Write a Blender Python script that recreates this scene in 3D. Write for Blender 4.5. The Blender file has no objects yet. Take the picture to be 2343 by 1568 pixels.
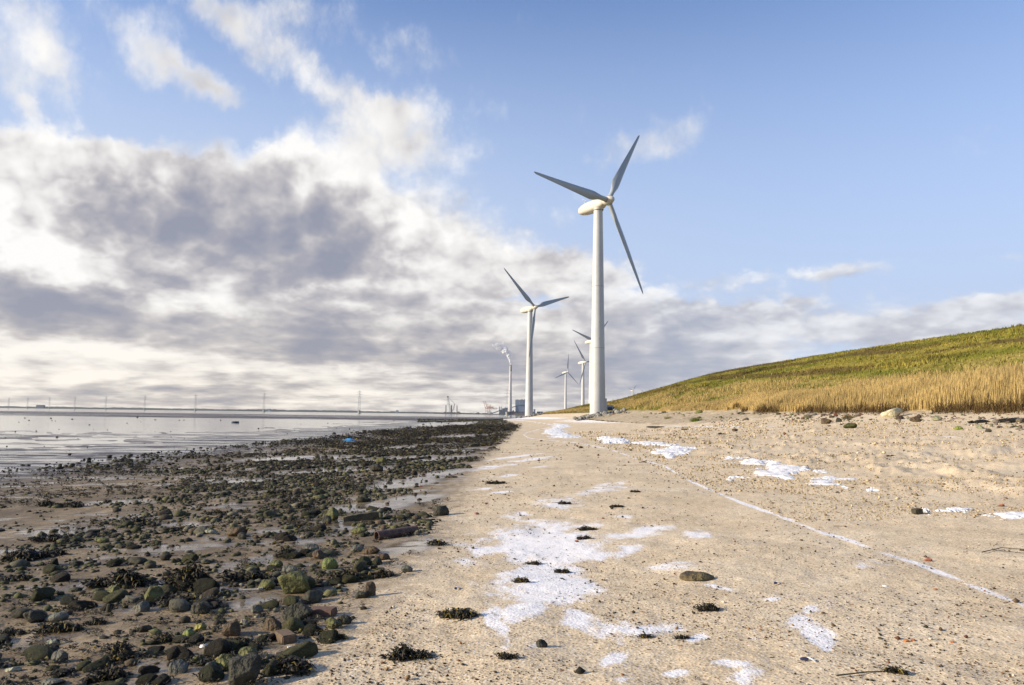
import bpy, math, random
import numpy as np
from mathutils import Matrix, Vector
R = math.radians
rng = np.random.default_rng(7)
random.seed(7)
SC = bpy.context.scene
COL = SC.collection

# ------------------------------------------------------------------ camera
FPX, W0, H0 = 1786.0, 2342.0, 1568.0          # focal length in photo pixels
PITCH, ROLL, CZ = R(5.26), R(0.75), 1.6
c_fw = np.array([0, math.cos(PITCH), math.sin(PITCH)])
_up0 = np.array([0, -math.sin(PITCH), math.cos(PITCH)])
_r0 = np.array([1.0, 0, 0])
c_up = math.cos(ROLL)*_up0 - math.sin(ROLL)*_r0
c_rt = math.cos(ROLL)*_r0 + math.sin(ROLL)*_up0
cam_d = bpy.data.cameras.new('camera')
cam = bpy.data.objects.new('camera', cam_d)
COL.objects.link(cam)
cam_d.sensor_fit = 'HORIZONTAL'
cam_d.sensor_width = 36.0
cam_d.lens = FPX/W0*36.0
cam_d.clip_start = 0.1
cam_d.clip_end = 60000
cam.matrix_world = Matrix(((c_rt[0], c_up[0], -c_fw[0], 0), (c_rt[1], c_up[1], -c_fw[1], 0),
                           (c_rt[2], c_up[2], -c_fw[2], CZ), (0, 0, 0, 1)))
SC.camera = cam

SC.view_settings.view_transform = 'Standard'
SC.view_settings.look = 'None'
SC.view_settings.exposure = 0.62
SC.view_settings.gamma = 1.0
SC.view_settings.use_curve_mapping = False
SC.cycles.max_bounces = 6
SC.cycles.diffuse_bounces = 3
SC.cycles.glossy_bounces = 3
SC.cycles.transmission_bounces = 4
SC.cycles.volume_bounces = 2
SC.cycles.transparent_max_bounces = 12
SC.cycles.use_denoising = True

# ------------------------------------------------------------------ sun
SUN_EL, SUN_B = R(21), R(12)                   # from the left, slightly behind the camera
SUN = Vector((-math.cos(SUN_B)*math.cos(SUN_EL), -math.sin(SUN_B)*math.cos(SUN_EL), math.sin(SUN_EL)))
sd = bpy.data.lights.new('sun', 'SUN')
sd.energy = 5.0
sd.angle = R(0.6)
sd.color = (1.0, 0.86, 0.66)
sun = bpy.data.objects.new('sun', sd)
COL.objects.link(sun)
sun.rotation_euler = SUN.to_track_quat('Z', 'Y').to_euler()

# ------------------------------------------------------------------ node helper
class NT:
    def __init__(s, nt):
        s.nt = nt; s.n = nt.nodes; s.l = nt.links
    def new(s, t, **kw):
        n = s.n.new(t)
        for k, v in kw.items(): setattr(n, k, v)
        return n
    def set(s, sock, v):
        if hasattr(v, 'is_output') or isinstance(v, bpy.types.NodeSocket): s.l.new(v, sock)
        elif isinstance(v, (tuple, list)):
            v = tuple(v)
            if sock.type == 'RGBA' and len(v) == 3: v = v + (1,)
            sock.default_value = v
        else: sock.default_value = v
    def m(s, op, a, b=None, c=None, clamp=False):
        n = s.new('ShaderNodeMath', operation=op); n.use_clamp = clamp
        s.set(n.inputs[0], a)
        if b is not None: s.set(n.inputs[1], b)
        if c is not None: s.set(n.inputs[2], c)
        return n.outputs[0]
    def add(s, a, b): return s.m('ADD', a, b)
    def sub(s, a, b): return s.m('SUBTRACT', a, b)
    def mul(s, a, b): return s.m('MULTIPLY', a, b)
    def v(s, op, a, b=None, out=0):
        n = s.new('ShaderNodeVectorMath', operation=op)
        s.set(n.inputs[0], a)
        if b is not None: s.set(n.inputs[1], b)
        return n.outputs[out]
    def sep(s, a):
        n = s.new('ShaderNodeSeparateXYZ'); s.set(n.inputs[0], a); return n.outputs
    def comb(s, x, y, z=0.0):
        n = s.new('ShaderNodeCombineXYZ')
        for i, q in enumerate((x, y, z)): s.set(n.inputs[i], q)
        return n.outputs[0]
    def noise(s, vec, scale, detail=4, rough=.55, dist=0.0, col=False):
        n = s.new('ShaderNodeTexNoise')
        if vec is not None: s.l.new(vec, n.inputs['Vector'])
        n.inputs['Scale'].default_value = scale; n.inputs['Detail'].default_value = detail
        n.inputs['Roughness'].default_value = rough; n.inputs['Distortion'].default_value = dist
        return n.outputs[1 if col else 0]
    def voro(s, vec, scale, feat='F1', out='Distance', rand=1.0):
        n = s.new('ShaderNodeTexVoronoi', feature=feat)
        if vec is not None: s.l.new(vec, n.inputs['Vector'])
        n.inputs['Scale'].default_value = scale; n.inputs['Randomness'].default_value = rand
        return n.outputs[out]
    def mapr(s, f, a, b, c=0.0, d=1.0, smooth=True):
        n = s.new('ShaderNodeMapRange', interpolation_type='SMOOTHSTEP' if smooth else 'LINEAR')
        s.set(n.inputs[0], f)
        for i, q in enumerate((a, b, c, d)): s.set(n.inputs[1+i], q)
        return n.outputs[0]
    def mix(s, f, a, b, mode='MIX'):
        n = s.new('ShaderNodeMix', data_type='RGBA', blend_type=mode)
        s.set(n.inputs[0], f); s.set(n.inputs[6], a); s.set(n.inputs[7], b)
        return n.outputs[2]
    def ramp(s, f, stops):
        n = s.new('ShaderNodeValToRGB'); e = n.color_ramp.elements
        while len(e) < len(stops): e.new(0.5)
        for q, (p, c) in zip(e, stops):
            q.position = p; q.color = tuple(c) + (1,)
        s.set(n.inputs[0], f); return n.outputs[0]
    def attr(s, name, out=0):
        n = s.new('ShaderNodeAttribute'); n.attribute_name = name; return n.outputs[out]
    def bump(s, h, dist, strength=1.0, nrm=None):
        n = s.new('ShaderNodeBump'); s.set(n.inputs['Height'], h)
        n.inputs['Distance'].default_value = dist; n.inputs['Strength'].default_value = strength
        if nrm is not None: s.l.new(nrm, n.inputs['Normal'])
        return n.outputs[0]

def new_mat(name):
    m = bpy.data.materials.new(name); m.use_nodes = True
    b = m.node_tree.nodes['Principled BSDF']
    return m, NT(m.node_tree), b

# ------------------------------------------------------------------ world: Nishita sky and a layer of clouds by direction
def ray(px, py):
    d = c_fw*FPX + c_rt*(px-W0/2) - c_up*(py-H0/2)
    return d/np.linalg.norm(d, axis=-1, keepdims=True) if d.ndim > 1 else d/np.linalg.norm(d)
def azel(px, py):
    d = ray(px, py)
    return math.degrees(math.atan2(d[0], d[1])), math.degrees(math.asin(d[2]))

world = bpy.data.worlds.new('World'); SC.world = world; world.use_nodes = True
world.cycles.sampling_method = 'MANUAL'; world.cycles.sample_map_resolution = 512
w = NT(world.node_tree)
bg = w.n['Background']
SKY_STRENGTH = 0.1
EXPO = 0.62
bg.inputs[1].default_value = SKY_STRENGTH
sky = w.new('ShaderNodeTexSky', sky_type='NISHITA')
sky.sun_disc = False
sky.sun_elevation = SUN_EL
sky.sun_rotation = math.atan2(SUN.x, SUN.y)
sky.air_density = 1.0; sky.dust_density = 0.6; sky.ozone_density = 1.4
tc = w.new('ShaderNodeTexCoord').outputs['Generated']
dx, dy, dz = w.sep(tc)
az = w.mul(w.m('ARCTAN2', dx, dy), 57.2958)
el = w.mul(w.m('ARCSINE', dz), 57.2958)
def cvec(a, e):
    """cloud coordinates: seamless round the compass, squeezed towards the horizon like a receding layer"""
    ar = w.mul(a, 1/57.2958)
    return w.comb(w.mul(w.m('SINE', ar), 3.15), w.mul(w.m('COSINE', ar), 3.15), w.mul(w.m('LOGARITHM', w.add(w.m('MAXIMUM', e, 0.0), 3.0), 2.71828), 1.15))
pl = cvec(az, el)
P = w.comb(az, el, 0.0)
# warp the direction so that cloud edges billow
warp = w.noise(pl, 2.0, 5, .6, col=True)
warp2 = w.noise(pl, 7.0, 5, .65, col=True)
wv = w.v('SUBTRACT', warp, (.5, .5, .5)); wv2 = w.v('SUBTRACT', warp2, (.5, .5, .5))
amp = w.mapr(el, 0.0, 14.0, .25, 1.0)
wv = w.v('MULTIPLY', wv, (6.5, 4.0, 0)); wv2 = w.v('MULTIPLY', wv2, (3.2, 2.6, 0))
wsum = w.v('ADD', wv, wv2)
n_ = w.new('ShaderNodeVectorMath', operation='SCALE'); w.l.new(wsum, n_.inputs[0]); w.l.new(amp, n_.inputs['Scale'])
PW = w.v('ADD', P, n_.outputs[0])
pwx, pwy, _ = w.sep(PW)
def blob(prev, px, py, rx, ry, rot, wt):
    a, e = azel(px, py); k = 57.2958/FPX
    mp = w.new('ShaderNodeMapping', vector_type='TEXTURE')
    w.l.new(w.comb(pwx, pwy, prev), mp.inputs[0])      # each blob waits for the last: keeps the shader stack small
    mp.inputs[1].default_value = (a, e, 0)
    mp.inputs[2].default_value = (0, 0, R(rot))
    mp.inputs[3].default_value = (rx*k, ry*k, 1e7)
    L = w.v('LENGTH', mp.outputs[0], out='Value')
    return w.mapr(L, 1.22, 0.0, 0.0, wt)
def blobs(lst, start=0.0, after=0.0):
    t = w.add(w.mul(after, 0.0), start)
    for b in lst: t = w.add(t, blob(t, *b))
    return t
#  photo px, py, rx, ry, rotation, weight
COVER = [
 (560,565,110,26,0,-.9),(700,672,150,20,3,-1.1),(150,552,80,16,0,-.8),(820,690,120,16,3,-.8),(1180,700,140,14,0,-.6),(60,60,190,130,-35,.75),(0,150,90,60,-35,.5),(120,120,110,60,-50,.45),(10,225,110,35,-30,.6),(60,255,70,25,-25,.4),
 (375,80,90,110,-65,.95),(400,160,70,90,-70,.7),(510,205,80,45,-15,.8),(250,15,170,45,-20,.45),
 (545,60,120,60,-50,.8),(640,130,120,55,-35,.85),(740,190,120,60,-35,.8),(600,15,160,40,0,.5),(880,130,90,35,-20,.4),
 (830,235,110,70,-10,.8),(930,235,120,60,0,.75),(960,300,150,90,-20,1.0),(860,320,130,100,0,.95),(1010,400,150,70,-20,.6),
 (760,370,190,110,5,1.3),(640,400,150,70,0,1.2),(1110,355,80,45,10,.42),(1150,95,50,30,40,.35),(470,345,60,60,-40,.7),
 (180,385,210,80,-8,1.4),(330,400,220,80,-8,1.3),(60,430,180,110,0,1.5),(280,520,460,190,-3,1.8),(640,520,420,170,-5,1.6),
 (860,500,180,130,-10,1.3),(60,620,420,190,0,1.6),(500,690,640,170,-2,1.7),(950,640,330,140,0,1.3),(1080,540,150,80,5,.9),
 (1230,640,230,110,-6,1.1),(1400,650,170,80,-8,.9),(1500,690,150,50,0,.65),(300,800,800,120,0,1.7),(1000,790,700,110,0,1.6),
 (1400,790,400,90,-2,1.0),(1640,640,130,40,5,.62),(1810,640,200,40,5,.75),(1700,720,350,48,4,1.05),(2000,750,430,55,5,.95),
 (1500,740,260,50,0,.8),(2290,690,150,26,0,.65),(1560,830,330,55,0,.75),(2200,760,240,40,3,.6),(2000,620,180,22,5,.35),
 (1520,305,170,75,15,.78),(1420,350,80,40,20,.3),(2250,325,120,52,25,.62),(1660,325,40,22,10,.2),(2330,600,120,50,0,.35),
 (400,900,1100,60,0,1.2),(1250,900,500,55,0,1.0),(1750,850,500,50,2,.55),(1450,870,420,60,0,.9),(1900,690,400,40,3,.2),(1250,480,160,90,0,.4),(980,130,180,70,-20,.6),(700,40,300,70,0,.45),(1090,250,90,60,0,.5),(1000,480,120,60,0,.6),(470,200,90,40,-20,.4),(1600,775,420,40,3,.4),(30,330,120,30,0,.5)]
DARK = [
 (270,475,210,50,-14,.6),(480,490,280,85,-12,1.0),(760,510,180,100,-20,.7),(380,530,260,80,0,.5),(640,600,260,70,-5,1.0),(800,560,170,60,0,.5),
 (60,690,200,60,-10,1.25),(200,690,150,40,-5,.7),(360,660,90,30,-5,.6),(120,740,280,40,-3,.9),(480,760,450,60,-3,.95),(850,780,520,60,-3,1.0),
 (980,825,380,38,-3,1.2),(700,720,260,40,0,.55),(1130,820,180,30,0,.5),(1300,700,260,35,-3,.5),(1480,690,140,30,0,.7),
 (1650,745,330,36,4,.75),(2020,770,380,36,5,.6),(1450,800,240,40,0,.6),(1230,620,130,50,0,.35),(250,895,360,24,0,.9),(560,905,330,20,0,.6),(1050,900,260,30,0,.6),
 (1250,860,330,40,0,.5),(1810,655,150,18,4,.5),(1640,690,200,20,4,.3),(1350,830,350,40,0,.5),(1700,860,300,26,0,.5),(560,430,260,60,-14,.6),(1120,560,140,50,0,.35),(1350,600,130,40,0,.4),(330,650,120,30,-8,.6),(380,640,60,30,0,.6),(860,620,200,40,0,.5),(870,480,60,60,0,.3),(900,620,120,40,0,.4)]
BRIGHT = [
 (250,365,260,55,-6,1.5),(110,400,140,50,0,.8),(60,500,170,100,-15,1.6),(30,580,150,60,0,1.3),(680,350,150,55,10,1.2),(760,400,90,60,0,.8),
 (860,430,100,50,-10,.6),(960,255,110,50,0,.6),(860,270,90,60,0,.4),(350,600,180,40,-10,.6),(470,690,230,30,-8,.8),(250,640,160,35,-10,.7),
 (90,560,170,40,-20,.7),(1060,545,120,40,0,.45),(1000,590,120,40,10,.5),(130,790,280,26,-3,.9),(700,850,560,18,-3,.9),(750,905,260,18,0,.8),(900,900,220,16,0,.5),
 (380,80,70,90,-65,.4),(640,130,90,40,-35,.4),(80,90,100,60,-30,.4),(300,865,320,16,-3,.5),(1400,630,90,40,0,.3),(1650,700,220,18,4,.3),(60,870,260,20,0,.4)]
cov = blobs([b[:5]+(b[5]*1.12,) for b in COVER], -0.50)
def field(vec):
    a = w.noise(vec, 2.4, 10, .63)
    b = w.m('ABSOLUTE', w.sub(w.noise(vec, 5.0, 8, .64), .5))
    return w.add(w.mul(w.sub(a, .5), 2.5), w.mul(w.sub(b, .075), w.mapr(el, 3.0, 14.0, 1.6, 3.4)))
fn = field(pl)
# outside the picture broken cloud goes on over the sea, the land side stays clear
out_w = w.mul(w.mapr(az, -34.0, -60.0, 0.0, .55), w.mapr(el, 45.0, 20.0))
cov = w.add(cov, w.add(out_w, w.mapr(az, 4.0, 14.0, 0.0, -.06)))
cov = w.add(cov, w.mul(w.mapr(el, 3.4, .6, 0.0, 1.5), w.mapr(az, 24.0, 8.0, .55, 1.0)))
dens = w.add(cov, w.mul(fn, .80))
alpha = w.mapr(dens, -.30, w.mapr(el, 9.0, 17.0, .74, 1.4))
dark = blobs(DARK, 0.0, cov)
bright = blobs(BRIGHT, 0.0, dark)
# relief: difference of density towards the sun
def soft(vec):
    a = w.noise(vec, 2.0, 5, .5)
    b = w.m('ABSOLUTE', w.sub(w.noise(vec, 5.0, 3, .5), .5))
    return w.add(w.mul(a, 2.5), w.mul(b, 3.0))
sunoff = cvec(w.sub(az, 1.3), w.add(el, w.mapr(el, 0.0, 14.0, .25, 1.3)))
rel = w.mul(w.mul(w.sub(soft(sunoff), soft(pl)), w.mapr(el, 2.0, 14.0, .40, .56)), w.mapr(el, 15.5, 20.0, 1.0, .42))
fine = w.noise(w.comb(w.mul(az, .11), w.mul(el, .95), 0.0), 1.6, 7, .62)
rel = w.add(rel, w.mul(w.sub(fine, .5), w.mapr(el, 7.0, 1.0, .0, 1.35)))
thick = w.mapr(dens, .2, 2.6, 0.0, .26)
shade = w.add(w.add(w.mul(dark, .235), thick), w.add(w.mul(bright, -.31), rel))
shade = w.add(shade, w.mapr(az, 0.0, 12.0, .17, .28))
f3 = w.noise(pl, 1.6, 3, .5)
shade = w.add(shade, w.mul(w.mul(w.sub(f3, .5), 1.3), w.mapr(dens, .3, 1.5)))
K = 2**-EXPO/SKY_STRENGTH
def kc(r, g, b): return (r*K, g*K, b*K)
ccol = w.ramp(shade, [(0.0, (1.06, 1.04, 1.01)), (.24, (.88, .86, .84)), (.48, (.60, .575, .585)), (.74, (.40, .40, .455)), (1.0, (.30, .32, .405))])
# warm cream light low over the horizon on the left
warmf = w.mul(w.mapr(el, 9.0, 0.0, 0.0, 1.0), w.mapr(az, 22.0, -20.0, 0.15, 1.0))
ccol = w.mix(w.mul(warmf, .55), ccol, w.mix(1.0, ccol, (1.10, .99, .80), 'MULTIPLY'))
ccol = w.mix(1.0, ccol, kc(.97, .97, .97), 'MULTIPLY')
ccol.node.clamp_result = False
skyc = w.mix(1.0, sky.outputs[0], tuple(q*2**-EXPO for q in (1.56, 1.70, 2.12)), 'MULTIPLY')
# thin veil that pales the lower sky
veil = w.mapr(el, 30.0, 8.0, 0.0, .94, smooth=False)
veil_l = w.mapr(az, 25.0, -30.0, 0.0, .45)
veil = w.m('MINIMUM', w.add(veil, w.mul(veil_l, w.mapr(el, 30.0, 12.0))), .92)
skyc = w.mix(veil, skyc, kc(.52, .635, .865))
final = w.mix(w.m('MINIMUM', alpha, w.mapr(az, 2.0, 14.0, .97, .72)), skyc, ccol)
final = w.mix(w.mapr(el, 0.0, -1.0), final, kc(.25, .24, .22))
w.l.new(final, bg.inputs[0])

# ------------------------------------------------------------------ numpy noise
def _hash(i, j, s):
    h = (i.astype(np.int64)*374761393 + j.astype(np.int64)*668265263 + s*1442695041) & 0xffffffff
    h = ((h ^ (h >> 13))*1274126177) & 0xffffffff
    return ((h ^ (h >> 16)) & 0xffffff)/float(0xffffff)
def vn(x, y, s=0):
    x = np.asarray(x, float); y = np.asarray(y, float)
    i = np.floor(x); j = np.floor(y); fx = x-i; fy = y-j
    fx = fx*fx*(3-2*fx); fy = fy*fy*(3-2*fy); i = i.astype(np.int64); j = j.astype(np.int64)
    a = _hash(i, j, s); b = _hash(i+1, j, s); c = _hash(i, j+1, s); d = _hash(i+1, j+1, s)
    return (a*(1-fx)+b*fx)*(1-fy) + (c*(1-fx)+d*fx)*fy
def fbm(x, y, s=0, o=4, g=.5):
    t = 0; a = 1; n = 0
    for k in range(o):
        t = t + a*vn(x*2**k+17.3*k, y*2**k-9.1*k, s+k); n += a; a *= g
    return t/n
def sst(x, a, b):
    t = np.clip((x-a)/(b-a), 0, 1); return t*t*(3-2*t)

# ------------------------------------------------------------------ terrain
YS = [-80, 4, 8, 28, 110, 200, 250, 300, 400, 700, 1200, 2600]
XS = [-1.6, -1.36, -1.04, -.96, 1.2, -1, -4, 3, 20, 28, 60, 200]
YF = [-80, 0, 40, 83, 115, 150, 250, 300, 400, 700, 1200, 2600]
XF = [31, 29, 26, 20.5, 18.2, 16.0, 9.5, 12, 32, 42, 90, 260]
SEA = -0.55
def shore(y): return np.interp(y, YS, XS)
def foot(y): return np.interp(y, YF, XF)
def G(x, y, fine=True):
    x = np.asarray(x, float); y = np.asarray(y, float)
    xs = shore(y); s = x-xs; wd = foot(y)-xs
    u = np.clip(s/wd, 0, 1)
    zf = np.interp(y, [0, 100, 130, 250, 400], [2.0, 2.1, 2.25, 1.8, 1.9])
    z = np.where(s >= 0, zf*(.45*u+.55*u**3), 0)
    q = np.clip(-s/17, 0, 1)
    zl = -.52*(1-(1-q)**1.5)
    # flats beyond the stones
    fl = sst(-s, 13, 19)
    str_ = fbm(x*.10, y*.55, 31, 4, .6)-.5
    str2 = fbm(x*.35, y*1.7, 35, 3, .6)-.5
    streak = str_*.05+str2*.022
    pool = sst(y+3*vn(x*.03, y*.01, 3), 66, 84)*(1-sst(y+26*(vn(x*.015, 0*y, 5)-.5), 205, 235))*sst(-s, 26, 46)
    bank = sst(y+20*(vn(x*.02, 0*y, 8)-.5), 215, 260)*(1-sst(y, 500, 560))
    deep = sst(y, 520, 700)
    zfl = SEA + .0015 + streak*1.15*(1-.0*pool) - .03*pool + .09*bank - 1.6*deep
    zfl = zfl + .055*sst(-s, 27, 13)*(1-sst(y, 300, 500))
    zl = zl*(1-fl) + zfl*fl
    z = np.where(s < 0, zl, z)
    # deep water away on the left past the flats; land keeps on at the right
    if fine:
        near = np.clip(1.2-np.hypot(x, y)/90, 0, 1)
        sand = sst(s, -1.0, .8)
        und = (fbm(x*.45, y*.45, 11, 3)-.5)*.11 + (fbm(x*2.0, y*2.3, 12, 3)-.5)*.040 + (vn(x*14, y*14, 14)-.5)*.006
        tro = np.clip(fbm(x*1.1, y*.8, 21, 4, .65)-.46, 0, 1)*sst(s, 6, 10)*(1-sst(s, 19, 24))*sst(y, 10, 17)
        und = und + tro*.42
        mud = (fbm(x*.5, y*.5, 15, 3)-.5)*.10 + (fbm(x*2.6, y*4.2, 16, 3)-.5)*.035 + (vn(x*9, y*22, 17)-.5)*.006
        z = z + near*(und*sand + mud*(1-sand)*(1-fl))
    return z
def unproj(px, py):
    d = ray(px, py); o = np.array([0, 0, CZ])
    t = np.concatenate([np.linspace(2, 60, 900), np.geomspace(60.2, 1500, 900)])
    p = o+d*t[:, None]
    g = G(p[:, 0], p[:, 1]); k = np.nonzero(p[:, 2] <= g)[0]
    if len(k) == 0: return None
    k = k[0]
    if k == 0: return Vector((p[0, 0], p[0, 1], g[0]))
    a, b = p[k-1, 2]-g[k-1], p[k, 2]-g[k]
    f = a/(a-b); q = p[k-1]*(1-f)+p[k]*f
    return Vector((q[0], q[1], float(G(q[0], q[1]))))
def at(px, py, D):
    d = ray(px, py); k = D/d[1]
    return Vector((d[0]*k, D, CZ+d[2]*k))
def gz(x, y): return float(G(x, y))
def project(x, y, z):
    d = np.stack([x, y, z-CZ], -1); zc = d@c_fw; zc = np.where(zc < .1, .1, zc)
    return W0/2+FPX*(d@c_rt)/zc, H0/2-FPX*(d@c_up)/zc

# ------------------------------------------------------------------ object helpers
def tag(o, label=None, cat=None, group=None, kind=None):
    for k, v in (('label', label), ('category', cat), ('group', group), ('kind', kind)):
        if v: o[k] = v
    return o
def np_mesh(name, V, F, mats=(), smooth=False, attrs=None):
    V = np.asarray(V, np.float32); F = np.asarray(F, np.int32)
    me = bpy.data.meshes.new(name); k = F.shape[1]; n = len(F)
    me.vertices.add(len(V)); me.vertices.foreach_set('co', V.ravel())
    me.loops.add(n*k); me.loops.foreach_set('vertex_index', F.ravel())
    me.polygons.add(n); me.polygons.foreach_set('loop_start', np.arange(0, n*k, k, dtype=np.int32))
    me.polygons.foreach_set('use_smooth', np.full(n, smooth))
    for m in mats: me.materials.append(m)
    for an, arr in (attrs or {}).items():
        if arr.ndim == 1:
            a = me.attributes.new(an, 'FLOAT', 'POINT'); a.data.foreach_set('value', arr.astype(np.float32))
        else:
            a = me.attributes.new(an, 'FLOAT_COLOR', 'POINT')
            c = np.ones((len(V), 4), np.float32); c[:, :arr.shape[1]] = arr; a.data.foreach_set('color', c.ravel())
    me.update(calc_edges=True); me.validate()
    return me
def obj(name, me, parent=None, loc=None):
    o = bpy.data.objects.new(name, me); COL.objects.link(o)
    if parent is not None: o.parent = parent
    if loc is not None: o.location = loc
    return o
def empty(name, loc, rz=0):
    o = bpy.data.objects.new(name, None); COL.objects.link(o); o.location = loc; o.rotation_euler = (0, 0, rz)
    o.empty_display_size = .3
    return o
class MB:
    """collects simple solids into one mesh"""
    def __init__(s): s.v = []; s.f = []
    def addv(s, vs, fs):
        b = len(s.v); s.v += [tuple(q) for q in vs]; s.f += [tuple(i+b for i in q) for q in fs]; return s
    def box(s, x0, x1, y0, y1, z0, z1):
        return s.addv([(x, y, z) for z in (z0, z1) for y in (y0, y1) for x in (x0, x1)],
                      [(0, 2, 3, 1), (4, 5, 7, 6), (0, 1, 5, 4), (2, 6, 7, 3), (0, 4, 6, 2), (1, 3, 7, 5)])
    def tube(s, a, b, r0, r1=None, n=8, cap=True):
        r1 = r0 if r1 is None else r1
        a = Vector(a); b = Vector(b); d = (b-a).normalized()
        u = d.orthogonal().normalized(); v = d.cross(u)
        vs = []
        for p, r in ((a, r0), (b, r1)):
            for i in range(n):
                t = 2*math.pi*i/n; vs.append(p+(u*math.cos(t)+v*math.sin(t))*r)
        fs = [(i, (i+1) % n, n+(i+1) % n, n+i) for i in range(n)]
        if cap: fs += [tuple(range(n-1, -1, -1)), tuple(range(n, 2*n))]
        return s.addv(vs, fs)
    def loft(s, rings, cap=True):
        n = len(rings[0]); vs = [p for r in rings for p in r]; fs = []
        for k in range(len(rings)-1):
            for i in range(n):
                j = (i+1) % n; fs.append((k*n+i, k*n+j, (k+1)*n+j, (k+1)*n+i))
        if cap: fs += [tuple(range(n-1, -1, -1)), tuple(range((len(rings)-1)*n, len(rings)*n))]
        return s.addv(vs, fs)
    def mesh(s, name, mat, smooth=False, bevel=0):
        me = bpy.data.meshes.new(name); me.from_pydata(s.v, [], s.f); me.materials.append(mat)
        if smooth:
            me.polygons.foreach_set('use_smooth', [True]*len(me.polygons))
            try: me.set_sharp_from_angle(angle=R(40))
            except Exception: pass
        me.update(); return me
    def build(s, name, mat, parent=None, smooth=False, loc=None):
        return obj(name, s.mesh(name, mat, smooth), parent, loc)

# ------------------------------------------------------------------ materials
def simple(name, col, rough=.6, var=.25, scale=3.0, metallic=0, bumpd=0, coords='Object', spec=None):
    m, t, b = new_mat(name)
    tcn = t.new('ShaderNodeTexCoord').outputs[coords]
    n1 = t.noise(tcn, scale, 6, .6)
    f = t.mapr(n1, .3, .7, 1-var, 1+var)
    c = t.mix(1.0, col, t.comb(f, f, f), 'MULTIPLY')
    t.l.new(c, b.inputs['Base Color'])
    b.inputs['Roughness'].default_value = rough; b.inputs['Metallic'].default_value = metallic
    if spec is not None: b.inputs['Specular IOR Level'].default_value = spec
    if bumpd: t.l.new(t.bump(t.noise(tcn, scale*4, 6, .6), bumpd), b.inputs['Normal'])
    return m

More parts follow.
